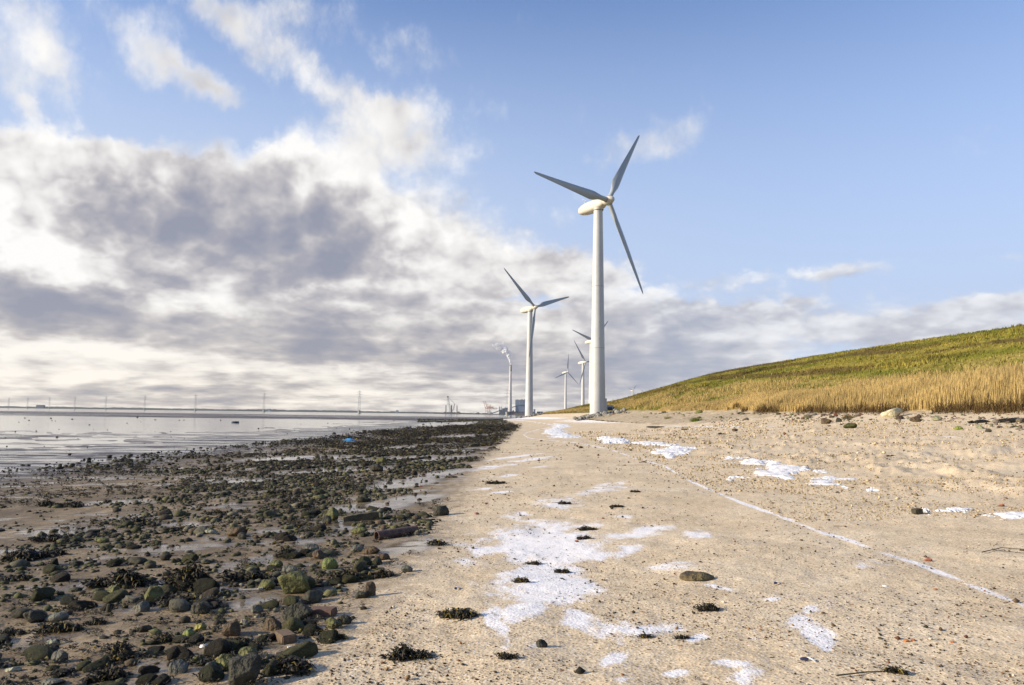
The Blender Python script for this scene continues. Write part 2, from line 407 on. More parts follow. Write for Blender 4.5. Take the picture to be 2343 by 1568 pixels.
def mat_ground():
    m, t, b = new_mat('beach_ground')
    geo = t.new('ShaderNodeNewGeometry').outputs['Position']
    x, y, z = t.sep(geo)
    s = t.attr('shore_dist', 2); frost = t.attr('frost', 2); pool = t.attr('pool', 2); grit = t.attr('grit', 2)
    nb = t.noise(geo, .55, 5, .6); nm = t.noise(geo, 4.0, 5, .6); nf = t.noise(geo, 34.0, 5, .7); nff = t.noise(geo, 130.0, 3, .7)
    stv = t.v('MULTIPLY', geo, (1.0, .33, 1.0))
    # sand
    sand = t.ramp(t.add(t.mul(nb, .6), t.mul(nm, .4)), [(.3, (.47, .37, .235)), (.5, (.60, .485, .325)), (.7, (.71, .60, .43))])
    grain = t.mapr(t.add(t.mul(nf, .5), t.mul(nff, .5)), .32, .68, .60, 1.34)
    sand = t.mix(1.0, sand, t.comb(grain, grain, grain), 'MULTIPLY')
    # coarse shell grit: small dark and pale crumbs
    ve = t.voro(geo, 42.0); vc = t.voro(geo, 42.0, out='Color')
    cr, cg, cb = t.sep(vc)
    gm = t.mul(t.mapr(ve, .40, .22), t.mapr(t.add(cr, t.mul(grit, .65)), .72, .80))
    gcol = t.ramp(cg, [(.0, (.07, .045, .025)), (.4, (.20, .12, .055)), (.62, (.36, .23, .11)), (.8, (.75, .68, .55)), (1.0, (.85, .83, .78))])
    sand = t.mix(t.m('MINIMUM', gm, 1.0), sand, gcol)
    ve2 = t.voro(geo, 15.0); vc2 = t.voro(geo, 15.0, out='Color'); c2r, c2g, _ = t.sep(vc2)
    g2 = t.mul(t.mapr(ve2, .30, .17), t.mapr(t.add(c2r, t.mul(t.sub(nm, .5), 1.1)), .82, .88))
    sand = t.mix(g2, sand, t.ramp(c2g, [(.0, (.05, .035, .02)), (.6, (.16, .09, .04)), (.85, (.3, .12, .05)), (1.0, (.7, .6, .45))]))
    # frost and dried foam lying thin on the sand, plus painted water gleam streaks
    stv2 = t.v('MULTIPLY', geo, (.8, .45, 1.0))
    fn_ = t.add(t.mul(frost, 1.15), t.add(t.mul(t.sub(t.noise(stv2, 2.2, 8, .74), .5), 4.6), t.add(t.mul(t.sub(nf, .5), .8), t.mul(t.sub(nff, .5), .9))))
    fmask = t.mapr(fn_, .42, 1.12)
    fmask = t.mul(t.mul(fmask, t.mapr(frost, .02, .45)), t.mapr(t.add(nf, t.mul(nff, .8)), .62, .95, .45, 1.0))
    fcol = t.mix(t.mapr(nff, .3, .7), (.68, .68, .70), (.90, .90, .91))
    sandf = t.mix(t.mul(fmask, .92), sand, fcol)
    # mud of the lower shore
    mud = t.ramp(t.add(t.mul(nb, .4), t.mul(t.noise(stv, 2.2, 5, .6), .6)), [(.3, (.07, .053, .034)), (.5, (.165, .122, .072)), (.7, (.36, .28, .175))])
    mud = t.mix(1.0, mud, t.comb(grain, grain, grain), 'MULTIPLY')
    crumbs = t.mul(t.mapr(ve, .5, .25), t.mapr(cr, .62, .66))
    mud = t.mix(crumbs, mud, t.ramp(cb, [(0, (.03, .028, .018)), (.7, (.09, .075, .045)), (1.0, (.3, .26, .18))]))
    flats = t.mapr(s, -9.0, -17.0)
    fstv = t.v('MULTIPLY', geo, (.16, 1.0, 1.0))
    fl = t.ramp(t.noise(fstv, .5, 6, .65), [(.3, (.040, .033, .032)), (.7, (.085, .07, .064))])
    mud = t.mix(flats, mud, fl)
    edge = t.add(s, t.mul(t.sub(nm, .5), 1.3))
    ms = t.mapr(edge, -.75, .55)
    col = t.mix(ms, mud, sandf)
    col = t.mix(t.mul(pool, .8), col, t.mix(.5, col, (.10, .09, .08)))
    t.l.new(col, b.inputs['Base Color'])
    # wetness: rough dry sand, shiny film on the mud
    bankm = t.mul(t.mul(t.mapr(y, 215.0, 245.0), flats), t.mapr(t.noise(t.v('MULTIPLY', geo, (.012, .06, 1)), 1.0, 5, .65), .42, .60))
    wetn = t.noise(t.v('MULTIPLY', geo, (.5, 1.0, 1.0)), 1.1, 5, .65)
    film = t.mul(t.mapr(wetn, .49, .63), t.sub(1.0, ms))
    film = t.m('MAXIMUM', film, pool)
    fm2 = t.mul(t.mapr(t.noise(fstv, .9, 6, .7), .36, .6), flats)
    film = t.mul(t.m('MAXIMUM', film, fm2), t.sub(1.0, bankm))
    ro = t.mapr(film, 0.0, 1.0, .78, .09)
    ro = t.m('MAXIMUM', ro, t.mul(ms, t.sub(1.0, t.mul(pool, .9))))
    t.l.new(ro, b.inputs['Roughness'])
    t.l.new(t.mapr(film, 0, 1, .3, .6), b.inputs['Specular IOR Level'])
    hh = t.add(t.mul(nf, .30), t.add(t.mul(nm, .8), t.mul(t.sub(1.0, ve), t.mul(t.sub(1.0, film), .25))))
    hh = t.mul(hh, t.sub(1.0, t.mul(t.m('MAXIMUM', pool, t.mul(fm2, .8)), .93)))
    far = t.mapr(y, 25.0, 120.0, 1.0, .35)
    bn = t.new('ShaderNodeBump'); t.l.new(hh, bn.inputs['Height']); t.l.new(far, bn.inputs['Strength']); bn.inputs['Distance'].default_value = .013
    t.l.new(bn.outputs[0], b.inputs['Normal'])
    return m
def mat_water():
    m, t, b = new_mat('still_sea_water')
    geo = t.new('ShaderNodeNewGeometry').outputs['Position']
    b.inputs['Base Color'].default_value = (.045, .045, .042, 1)
    b.inputs['Roughness'].default_value = .07
    b.inputs['IOR'].default_value = 1.33
    v = t.v('MULTIPLY', geo, (.45, 1.0, 1.0))
    h = t.add(t.mul(t.noise(v, 1.1, 4, .6), 1.0), t.mul(t.noise(v, 6.0, 3, .6), .25))
    _, y, _ = t.sep(geo)
    st = t.mapr(t.noise(t.v('MULTIPLY', geo, (.1, 1, 1)), .05, 4, .6), .4, .6, .25, 1.0)
    bn = t.new('ShaderNodeBump'); t.l.new(h, bn.inputs['Height']); t.l.new(st, bn.inputs['Strength']); bn.inputs['Distance'].default_value = .012
    t.l.new(bn.outputs[0], b.inputs['Normal'])
    return m
def mat_stone(name, by_attr):
    m, t, b = new_mat(name)
    tc_ = t.new('ShaderNodeTexCoord').outputs['Object'] if not by_attr else t.new('ShaderNodeNewGeometry').outputs['Position']
    tint = t.attr('tint') if by_attr else t.new('ShaderNodeObjectInfo').outputs['Color']
    k = 1.0 if not by_attr else 1.0
    n1 = t.noise(tc_, 26.0*k if by_attr else 2.2, 5, .65); n2 = t.noise(tc_, 150.0 if by_attr else 16.0, 4, .7)
    f = t.add(t.mapr(n1, .3, .7, .62, 1.25), t.mapr(n2, .35, .65, -.18, .18))
    c = t.mix(1.0, tint, t.comb(f, f, f), 'MULTIPLY')
    # algae film on the tops, a darker wet foot
    nz = t.sep(t.new('ShaderNodeNewGeometry').outputs['Normal'])[2]
    c = t.mix(t.mul(t.mapr(t.noise(tc_, 9.0 if by_attr else .9, 4, .6), .45, .62), t.mapr(nz, -.2, .7, 0, .55)), c, t.mix(1.0, c, (1.03, 1.05, .78), 'MULTIPLY'))
    t.l.new(c, b.inputs['Base Color'])
    t.l.new(t.mapr(n1, .35, .65, .55, .85), b.inputs['Roughness']); b.inputs['Specular IOR Level'].default_value = .16
    t.l.new(t.bump(t.add(n1, t.mul(n2, .5)), .012 if by_attr else .09), b.inputs['Normal'])
    return m
def mat_leaf(name, rough=.5, spec=.5, transl=.0, attr='tint', varscale=14.0):
    m, t, b = new_mat(name)
    geo = t.new('ShaderNodeNewGeometry').outputs['Position']
    f = t.mapr(t.noise(geo, varscale, 4, .6), .3, .7, .7, 1.35)
    c = t.mix(1.0, t.attr(attr), t.comb(f, f, f), 'MULTIPLY')
    t.l.new(c, b.inputs['Base Color']); b.inputs['Roughness'].default_value = rough
    b.inputs['Specular IOR Level'].default_value = spec
    if transl:
        tr = t.new('ShaderNodeBsdfTranslucent'); t.l.new(c, tr.inputs[0])
        mx = t.new('ShaderNodeMixShader'); mx.inputs[0].default_value = transl
        t.l.new(b.outputs[0], mx.inputs[1]); t.l.new(tr.outputs[0], mx.inputs[2])
        t.l.new(mx.outputs[0], t.n['Material Output'].inputs[0])
    return m
M_ground = mat_ground(); M_water = mat_water()
M_pebble = mat_stone('shore_pebble_stone', True); M_stone = mat_stone('shore_stone', False)
M_weed = mat_leaf('wet_seaweed', .55, .22, 0, 'tint', 40.0)
M_grass = mat_leaf('hill_grass', .85, .1, .2); M_reed = mat_leaf('dry_reed', .8, .1, .3)
M_hill = mat_leaf('hill_turf', .95, .05, 0, 'tint', 3.0)

# ------------------------------------------------------------------ beach sheet
FROST_GLEAM = [(1244,1250,150,52,0,1.25),(1270,1330,120,52,-8,1.2),(1128,1440,24,46,10,1.1),(1205,1398,62,22,20,1.1),(1335,1418,48,20,-10,1.0),
 (1450,1436,84,15,6,1.25),(1405,1462,20,18,0,.8),(1580,1455,26,14,20,1.1),(1280,1150,44,15,0,1.0),(1388,1118,56,11,8,.9),(1450,1222,76,12,8,.95),
 (1445,1186,42,8,4,.85),(1604,1222,42,11,0,.7),(1536,1290,62,13,0,.7),(1436,1258,32,13,10,.9),(1653,1338,36,10,-10,.9),(1388,1506,38,16,15,1.1),
 (1532,1543,32,10,10,1.1),(1412,1558,26,10,0,1.0),(1216,1479,26,8,15,1.0),(1667,1517,42,9,-5,1.2),(1700,1545,34,16,0,1.1),(1880,1386,40,10,15,1.0),
 (1842,1418,36,17,0,1.15),(1886,1450,38,30,-20,1.2),(1900,1486,18,12,0,1.0),(1773,1366,32,6,0,1.1),(1718,1460,36,8,-5,.8),(1969,1290,42,7,0,.7),
 (1200,1190,60,16,-12,.7),(1100,1290,60,14,-8,.75),(1080,1330,40,10,-10,.5),(1350,1160,40,10,0,.5),
 (1212,957,74,2.4,0,1.5),(1378,964,92,3.0,0,1.5),(1620,976,160,2.5,0,.7),(2200,1000,140,3,0,.5),
 (1180,1045,60,2.2,7,1.25),(1210,1052,56,2.8,7,1.2),(1120,1068,60,2.2,5,1.1),(1150,1090,50,2.2,6,1.0),(1110,1118,45,2.4,8,1.0),(1240,1068,30,2,4,.8),  # thin shore streaks: ice lines and water gleam, painted in as white colour
 (1085,1075,40,2.5,6,1.0),(1140,1128,40,2.2,6,.8)]
_c = lambda a, b: (967.9+.284*a, 665.4+.284*b)
TIDE = [_c(600,1040),_c(740,1043),_c(860,1052),_c(960,1068),_c(1020,1078),_c(1040,1090),_c(1010,1105),_c(900,1125),_c(830,1145),_c(810,1165),_c(860,1190),
 _c(960,1200),_c(1100,1212),_c(1250,1228),(1350,1019),(1398,1029),(1453,1049),(1519,1066),(1570,1097),(1625,1121),(1694,1150),(1762,1173),(1807,1190),
 (1866,1214),(1948,1238),(2021,1266),(2090,1286),(2158,1314),(2227,1341),(2296,1367),(2345,1387),(2450,1430),(2700,1540)]
POOL = [(847,1160,80,9,4,1.2),(792,1200,28,12,0,1.1),(923,1107,70,8,6,1.1),(682,1049,120,4.5,2,1.2),(933,1250,66,15,8,.9),(579,1380,52,11,10,.9),
 (623,1217,34,6,0,.9),(1000,1085,60,6,8,1.1),(760,1075,120,5,3,1.0),(950,1140,60,7,5,1.0),(880,1050,110,4,3,.9),(1010,1050,60,4,5,.9),(430,1200,60,6,0,.7),
 (700,1240,40,6,5,.8),(560,1100,90,4,3,.7),(1040,1000,80,3,3,.9),(980,1020,90,3,3,.9),(1015,970,60,5,3,1.3),(1060,1030,50,3,3,.8)]
def ell(px, py, L):
    o = np.zeros_like(px)
    for cx, cy, rx, ry, rot, wt in L:
        c, s = math.cos(R(rot)), math.sin(R(rot))
        dx_, dy_ = px-cx, py-cy
        a = (dx_*c - dy_*s)/rx; b = (dx_*s + dy_*c)/ry
        o = np.maximum(o, wt*np.clip((1.6-np.sqrt(a*a+b*b))*.8, 0, 1))
    return o
def polyd(px, py, P):
    d = np.full(px.shape, 1e9)
    for (ax, ay), (bx, by) in zip(P[:-1], P[1:]):
        vx, vy = bx-ax, by-ay; t = np.clip(((px-ax)*vx+(py-ay)*vy)/(vx*vx+vy*vy), 0, 1)
        d = np.minimum(d, np.hypot(px-ax-t*vx, (py-ay-t*vy)*1.6))
    return d
def build_beach():
    azs = np.concatenate([np.linspace(-180, -42, 24, endpoint=False), np.linspace(-42, 42, 1010), np.linspace(42, 180, 24, endpoint=False)[1:]])
    v = np.linspace(820, 20, 440)
    rr = FPX*1.6/v
    rr = np.concatenate([[.15, .8, 1.6, 2.4, 3.0], rr, np.geomspace(rr[-1]*1.012, 3200, 85)])
    A, Rr = np.meshgrid(np.radians(azs), rr)
    X = np.sin(A)*Rr; Y = np.cos(A)*Rr
    Z = G(X, Y)
    n, k = X.shape
    xs = shore(Y); s = X-xs
    px, py = project(X.ravel(), Y.ravel(), Z.ravel()); px = px.reshape(n, k); py = py.reshape(n, k)
    infr = (Y > 1) & (np.abs(np.degrees(A)) < 41)
    wob = (vn(X*1.2, Y*1.2, 41)-.5)
    fr = ell(px+(fbm(X*1.4, Y*1.1, 43, 4, .6)-.5)*np.clip((py-1060)*.42, 0, 110), py+(fbm(X*1.6, Y*1.2, 47, 4, .6)-.5)*np.clip((py-1060)*.16, 0, 50), FROST_GLEAM)
    td = polyd(px, py, TIDE); wd = np.clip((py-945)/46, 1.5, 8)
    fr = np.maximum(fr, (.76+.36*fbm(X*.9, Y*.9, 48, 3))*np.clip(1.35-td/(wd*1.1), 0, 1))
    fr = np.where(infr, fr, 0)
    pl_ = np.where(infr, ell(px, py, POOL), 0)*np.where(s < .6, 1, 0)
    pl_ = np.clip(pl_*1.4, 0, 1)
    gr = np.clip(1-np.abs(s-1.6)/3.0, 0, 1)*.7+.25*fbm(X*.5, Y*.5, 51, 3)
    V = np.stack([X.ravel(), Y.ravel(), Z.ravel()], 1)
    idx = np.arange(n*k).reshape(n, k)
    nx = np.roll(idx, -1, axis=1)
    F = np.stack([idx[:-1].ravel(), nx[:-1].ravel(), nx[1:].ravel(), idx[1:].ravel()], 1)[:, ::-1]
    me = np_mesh('beach', V, F, [M_ground], True, {'shore_dist': s.ravel(), 'frost': fr.ravel(), 'pool': pl_.ravel(), 'grit': gr.ravel()})
    tag(obj('beach', me), 'pale sandy beach with frost and wet mudflat on its left side', kind='structure')
build_beach()
def build_sea():
    rr = np.array([8, 40, 120, 400, 1200, 4000, 26000.]); an = np.linspace(-math.pi, math.pi, 73)[:-1]
    A, Q = np.meshgrid(an, rr); V = np.stack([(np.sin(A)*Q).ravel(), (np.cos(A)*Q).ravel(), np.full(A.size, SEA)], 1)
    k = 72; idx = np.arange(A.size).reshape(A.shape); nx = np.roll(idx, -1, 1)
    F = np.stack([idx[:-1].ravel(), nx[:-1].ravel(), nx[1:].ravel(), idx[1:].ravel()], 1)[:, ::-1]
    tag(obj('sea', np_mesh('sea', V, F, [M_water])), 'shallow calm sea water over the mudflats', kind='structure')
build_sea()

# ------------------------------------------------------------------ grassy dyke on the right
DF = np.array([(31,-60),(29,0),(26,40),(23.2,62),(20.5,83),(18.4,115),(16.5,150),(14.5,180),(12.6,205),(10.6,230),(9.2,246)], float)
DC = np.array([(57,-60,11.4),(56,0,11.5),(56,50,11.6),(55,84,11.9),(54.5,140,12.8),(50.7,195,12.5),(43,225,9.6),(32,240,6.1),(25,250,5.2),(18.4,255,3.3),(9.5,257,2.0)], float)
DT = np.concatenate([[0], np.cumsum(np.linalg.norm(np.diff((DF+DC[:, :2])/2, axis=0), axis=1))]); DL = DT[-1]
def dyke(t, wq):
    """t metres along, wq 0 at the foot, 1 at the crest"""
    fx = np.interp(t, DT, DF[:, 0]); fy = np.interp(t, DT, DF[:, 1])
    cx = np.interp(t, DT, DC[:, 0]); cy = np.interp(t, DT, DC[:, 1]); cz = np.interp(t, DT, DC[:, 2])
    x = fx+(cx-fx)*wq; y = fy+(cy-fy)*wq
    z0 = np.where(wq < 0, 0, 0) + G(fx, fy, False)
    wc = np.clip(wq, 0, 1)
    g = .72*wc + .28*np.sin(wc*math.pi/2)
    g = g - .05*np.sin(wc*math.pi)*np.clip(1-wc*2, 0, 1)
    z = z0+(cz-z0)*g
    z = np.where(wq < 0, z0+wq*6, z)
    drop = np.interp(t, [0, 180, 230, DL], [.6, 1.5, 6, 3])
    z = np.where(wq > 1, cz-(wq-1)*drop, z)
    und = (fbm(x*.12, y*.06, 61, 4)-.5)*.9*np.sin(np.clip(wc, 0, 1)*math.pi)**.6*np.clip((cz-z0)/8, .1, 1)
    return x, y, z+und
def dyke_col(t, wq, x, y, ground=False):
    n1 = fbm(t*.035, wq*9, 71, 4, .55); n2 = fbm(t*.11, wq*22, 75, 4, .6); n3 = fbm(x*.7, y*.7, 79, 3)
    green = np.array([.150, .155, .022]); oliv = np.array([.25, .21, .042]); tan = np.array([.42, .32, .13]); brown = np.array([.105, .072, .028]); gold = np.array([.50, .33, .09])
    f = sst(n2, .38, .62)[:, None]; c = green*(1-f)+oliv*f
    zone = wq + (n1-.5)*.35
    ft = (sst(zone, .42, .22)*sst(zone, .02, .12))[:, None]*.6*sst(n2, .3, .6)[:, None]; c = c*(1-ft)+tan*ft
    fd = (sst(n1, .52, .66)*sst(wq, .25, .4))[:, None]*.8 ; c = c*(1-fd)+brown*fd
    fc = (sst(wq, .93, 1.0))[:, None]*.5; c = c*(1-fc)+brown*fc
    fg = (sst(wq+(n3-.5)*.06, .12, .04)*sst(t, 190, 150))[:, None]*.7; c = c*(1-fg)+gold*fg
    earth = np.array([.50, .41, .28]); fh = sst(wq+(n3-.5)*.05, .045, .0)[:, None]; c = (c*(1-fh)+earth*fh) if ground else c
    # far low end of the dune is brown heath
    fe = (sst(t, 215, 250)*.8)[:, None]; c = c*(1-fe)+(.6*brown+.4*oliv)*fe
    return c*(.8+.4*n3[:, None])
def build_dyke():
    T, Q = np.meshgrid(np.linspace(0, DL, 520), np.concatenate([[-.2, -.08], np.linspace(0, 1.12, 110), [1.3, 2, 4, 8]]))
    x, y, z = dyke(T.ravel(), Q.ravel()); n, k = T.shape
    z = z + (fbm(x*1.3, y*1.3, 65, 3)-.5)*.16
    idx = np.arange(n*k).reshape(n, k)
    F = np.stack([idx[:-1, :-1].ravel(), idx[:-1, 1:].ravel(), idx[1:, 1:].ravel(), idx[1:, :-1].ravel()], 1)[:, ::-1]
    c = dyke_col(T.ravel(), Q.ravel(), x, y, True)
    tag(obj('dyke', np_mesh('dyke', np.stack([x, y, z], 1), F, [M_hill], True, {'tint': c*.8})), 'long grassy dyke rising to the right of the beach', kind='structure')
build_dyke()
def blades_mesh(name, base, h, wd, lean, col, mat, nseg=1, plume=None):
    """upright tapered blades: base (n,3), two triangles each (bent once)"""
    n = len(base); a = rng.uniform(0, math.pi, n); dxy = np.stack([np.cos(a), np.sin(a), np.zeros(n)], 1)
    la = rng.uniform(0, 2*math.pi, n); ld = np.stack([np.cos(la), np.sin(la), np.zeros(n)], 1)*lean[:, None] + np.array([.10, .03, 0])*h[:, None]
    up = np.array([0, 0, 1.])
    b0 = base-dxy*wd[:, None]/2; b1 = base+dxy*wd[:, None]/2
    mid = base+up*(h*.55)[:, None]+ld*.35
    wm = wd*.7 if plume is None else wd*plume
    m0 = mid-dxy*wm[:, None]/2; m1 = mid+dxy*wm[:, None]/2
    tip = base+up*h[:, None]+ld
    V = np.stack([b0, b1, m1, m0, tip], 1).reshape(-1, 3)
    i = np.arange(n)*5
    F = np.concatenate([np.stack([i, i+1, i+2], 1), np.stack([i, i+2, i+3], 1), np.stack([i+3, i+2, i+4], 1)])
    return np_mesh(name, V, F, [mat], False, {'tint': np.repeat(col, 5, 0)})
def build_grass():
    n = 22000
    # more tufts near the camera end, where they show larger
    t = 88+(DL-90)*rng.random(n)**1.25; q = .03+rng.random(n)**.95*.98
    x, y, z = dyke(t, q); c = dyke_col(t, q, x, y)
    k = 5
    base = np.repeat(np.stack([x, y, z], 1), k, 0)+np.concatenate([rng.normal(0, .11, (n*k, 2)), np.full((n*k, 1), -.02)], 1)
    tall = 1+1.0*np.repeat(sst(fbm(t*.06, q*14, 91, 3), .5, .65), k)
    h = rng.uniform(.09, .25, n*k)*tall; wd = rng.uniform(.05, .12, n*k)
    col = np.repeat(c, k, 0)*rng.uniform(.75, 1.35, (n*k, 1))
    tag(obj('grass', blades_mesh('grass', base, h, wd, h*.5, col, M_grass)), 'green and brown grass covering the slope of the dyke', 'grass', kind='stuff')
    # pale dead grass on the lower slope
    n = 16000
    t = 90+(DL-94)*rng.random(n)**1.3; q = np.abs(rng.normal(.17, .09, n))+.03
    keep = fbm(t*.08, q*12, 95, 3) > .42; t, q = t[keep], q[keep]; n = len(t)
    x, y, z = dyke(t, q)
    base = np.stack([x, y, z-.02], 1); k = 3
    base = np.repeat(base, k, 0)+np.concatenate([rng.normal(0, .15, (n*k, 2)), np.zeros((n*k, 1))], 1)
    h = rng.uniform(.25, .65, n*k); col = np.array([.42, .31, .12])*rng.uniform(.6, 1.3, (n*k, 1))
    tag(obj('dead_grass', blades_mesh('dead_grass', base, h, rng.uniform(.03, .07, n*k), h*.4, col, M_grass)), 'pale dead grass on the lower slope above the reeds', 'grass', kind='stuff')
def build_reeds():
    n = 62000
    t = 86+(200-86)*rng.random(n)**1.2; wid = np.interp(t, [86, 110, 135, 158, 178, 200], [.24, .21, .16, .11, .07, .03])
    edge = (fbm(t*.12, t*0, 101, 4)-.5)*.10
    q = rng.random(n)*wid*(1+edge*3)+edge*.25+.015
    keep = fbm(t*.25, q*30, 103, 3) > .30; t, q = t[keep], q[keep]; n = len(t)
    x, y, z = dyke(t, q); z = np.maximum(z, G(x, y, False))
    full = np.interp(t, [86, 105, 135, 155, 175, 200], [1.65, 1.5, 1.15, .85, .55, .35])
    fr_ = sst(q, -.01, .05)
    h = full*(.5+.5*fr_)*rng.uniform(.86, 1.0, n)*(.85+.3*fbm(x*.3, y*.3, 108, 3))
    g = fbm(x*.25, y*.25, 105, 4)[:, None]
    col = (np.array([.47, .35, .145])*(.6+.75*g))*rng.uniform(.85, 1.15, (n, 1))
    me = blades_mesh('reeds', np.stack([x, y, z-.05], 1), h, rng.uniform(.018, .032, n), h*.07, col, M_reed, plume=1.7)
    tag(obj('reeds', me), 'golden dry reeds standing along the foot of the dyke', 'reeds', kind='stuff')
    # dark dead weeds in front of the reeds at the right
    n = 9000
    t = 93+62*rng.random(n)**1.5; q = rng.normal(.012, .016, n)
    keep = fbm(t*.2, q*10, 107, 3) > .45; t, q = t[keep], q[keep]; n = len(t)
    x, y, z = dyke(t, np.abs(q)*np.sign(q)); z = np.maximum(G(x, y), z)
    h = rng.uniform(.2, .75, n); col = np.array([.10, .065, .028])*rng.uniform(.5, 1.5, (n, 1))
    tag(obj('dead_weeds', blades_mesh('dead_weeds', np.stack([x, y, z-.03], 1), h, rng.uniform(.02, .05, n), h*.7, col, M_grass)), 'tangled dark brown dead weeds in front of the reeds', 'weeds', kind='stuff')
build_grass(); build_reeds()
# ------------------------------------------------------------------ wind turbines
M_tower = simple('tower_white_paint', (.455, .465, .455), .42, .06, .5)
M_blade = simple('blade_white_gelcoat', (.33, .365, .375), .35, .05, .4)
M_nac = simple('nacelle_cream_fibreglass', (.54, .51, .43), .45, .07, .8)
M_seam = simple('dark_joint', (.16, .16, .15), .7, .1)
M_steel = simple('galvanised_steel', (.35, .36, .37), .5, .2, 2, .6)
HUBR = 16.78
def ring(cx, cy, cz, rx, rz, n=20, p=2.0, axis='y', flat=0):
    out = []
    for i in range(n):
        a = 2*math.pi*i/n; c, s = math.cos(a), math.sin(a)
        x = math.copysign(abs(c)**(2/p), c)*rx; z = math.copysign(abs(s)**(2/p), s)*rz
        out.append((cx+x, cy, cz+z) if axis == 'y' else (cx+x, cy+z, cz))
    return out
def tower_mesh(zh):
    b = MB(); rb, rt_ = 1.31, .76; rings = []
    for k in range(13):
        f = k/12; r = rb+(rt_-rb)*f; z = -.6+(zh-.95+.6)*f
        rings.append(ring(0, 0, z, r, r, 40, 2, 'z'))
    return b.loft([r[::1] for r in rings]).mesh('tower', M_tower, True)
def blade_mesh():
    b = MB(); rings = []
    st = [(.62, .40, .40, 1.0, 0), (2.0, .40, .40, 1.0, 0), (2.6, .50, .38, .9, 14), (3.4, .70, .33, .45, 16), (4.3, .78, .28, .2, 14), (6.5, .67, .20, .1, 9),
          (9.5, .53, .14, .05, 5), (12.5, .385, .09, 0, 2), (15.2, .26, .055, 0, 0), (16.3, .20, .035, 0, 0), (16.78, .05, .02, 0, 0)]
    for r, c, th, circ, tw in st:
        pts = []
        for i in range(16):
            a = 2*math.pi*i/16
            x = math.cos(a); y = math.sin(a)
            # aerofoil: blunt leading edge at -x, thin trailing edge at +x
            c_ = c
            ya = y*th*(1 if x < 0 else (1-x*.85)); xa = x*c + (c-.40)*.45
            yc = y*th; xc = x*c
            X = xc*circ+xa*(1-circ); Y = yc*circ+ya*(1-circ)
            t = R(-tw)
            pts.append((X*math.cos(t)-Y*math.sin(t), X*math.sin(t)+Y*math.cos(t), r))
        rings.append(pts)
    return b.loft(rings).mesh('blade', M_blade, True)
def collar_mesh():
    b = MB(); b.tube((0, 0, .60), (0, 0, .74), .46, .46, 20)
    return b.mesh('root_collar', M_seam, True)
def nacelle_mesh():
    st = [(-1.55, .50, .50, .0), (-1.35, .62, .62, -.02), (-.9, .78, .80, -.08), (.2, .98, .96, -.10), (1.9, 1.0, .98, -.12), (3.1, .93, .86, -.15), (3.9, .78, .62, -.20), (4.15, .60, .45, -.22)]
    b = MB().loft([ring(0, y, z, w_, h_, 24, 3.2)[::-1] for y, w_, h_, z in st])
    b.tube((0, 0, -1.05), (0, 0, -.55), .84, .95, 28)
    return b.mesh('nacelle', M_nac, True)
def hub_mesh():
    st = [(-1.50, .62), (-1.65, .70), (-2.0, .74), (-2.6, .72), (-3.0, .60), (-3.35, .38), (-3.5, .12)]
    return MB().loft([ring(0, y, 0, r, r, 24)for y, r in st]).mesh('hub', M_nac, True)
me_bl, me_col, me_nac, me_hub = blade_mesh(), collar_mesh(), nacelle_mesh(), hub_mesh()
me_seam = MB().tube((0, 0, -1.10), (0, 0, -1.04), .86, .86, 28).mesh('yaw_ring', M_seam, True)
me_split = MB().box(-1.012, -1.0, -.3, 2.4, -.14, -.10).box(1.0, 1.012, -.3, 2.4, -.14, -.10).mesh('cover_joint', M_seam)
_b = MB(); _b.tube((0, 0, .7), (0, 0, 1.75), .03, .02, 6); _b.tube((-.3, 0, 1.5), (.3, 0, 1.5), .02, .02, 6); _b.tube((-.3, 0, 1.5), (-.3, 0, 1.68), .05, .05, 6); _b.tube((.3, 0, 1.5), (.3, 0, 1.68), .05, .05, 6)
me_mast = _b.mesh('wind_vane', M_steel)
TILT, OV, YAW = R(5), 2.30, R(40.85)
def turbine(x, y, zh, ph, zb, label, scale=1.0, detail=True):
    root = empty('wind_turbine', (x, y, zb), YAW)
    tag(root, label, 'wind turbine', 'white wind turbines along the shore')
    H = zh-zb
    obj('tower', tower_mesh(H), root)
    T = Matrix.Translation((0, 0, H)) @ Matrix.Rotation(-TILT, 4, 'X')
    nac = obj('nacelle', me_nac, root); nac.matrix_local = T
    if detail:
        r_ = obj('yaw_ring', me_seam, root); r_.matrix_local = Matrix.Translation((0, 0, H))
        obj('cover_joint', me_split, nac); v_ = obj('wind_vane', me_mast, nac); v_.location = (0, 3.1, 0)
    hb = obj('hub', me_hub, root); hb.matrix_local = T
    for k in range(3):
        a = ph+k*2*math.pi/3
        er = Vector((math.cos(a), 0, math.sin(a))); et = Vector((-math.sin(a), 0, math.cos(a))); nn = Vector((0, -1, 0))
        Mx = Matrix(((et.x, nn.x, er.x, 0), (et.y, nn.y, er.y, -OV), (et.z, nn.z, er.z, 0), (0, 0, 0, 1)))
        bl = obj('blade', me_bl, root); bl.matrix_local = T @ Mx
        if detail: obj('root_collar', me_col, bl)
    return root
t1z = gz(14.2, 128.7)
t1 = turbine(14.2, 128.7, 37.0, R(56.2), t1z, 'nearest and tallest white wind turbine, its tower standing behind a pile of grey rocks')
t2 = turbine(5.7, 249.8, 35.7, R(18.3), gz(5.7, 249.8)-.1, 'second nearest wind turbine, left of the tallest, one blade hanging before its tower')
turbine(41.9, 411.7, 40.7, R(44.7), gz(41.9, 411.7), 'wind turbine half hidden right behind the tower of the tallest one')
turbine(46.9, 512.5, 36.3, R(5.9), gz(46.9, 512.5), 'wind turbine with low slanting blade, between the smallest shore turbine and the half hidden one')
turbine(48.1, 693.6, 39.4, R(80.9), gz(48.1, 693.6), 'small distant wind turbine with one blade straight up, right of the second nearest tower', detail=False)
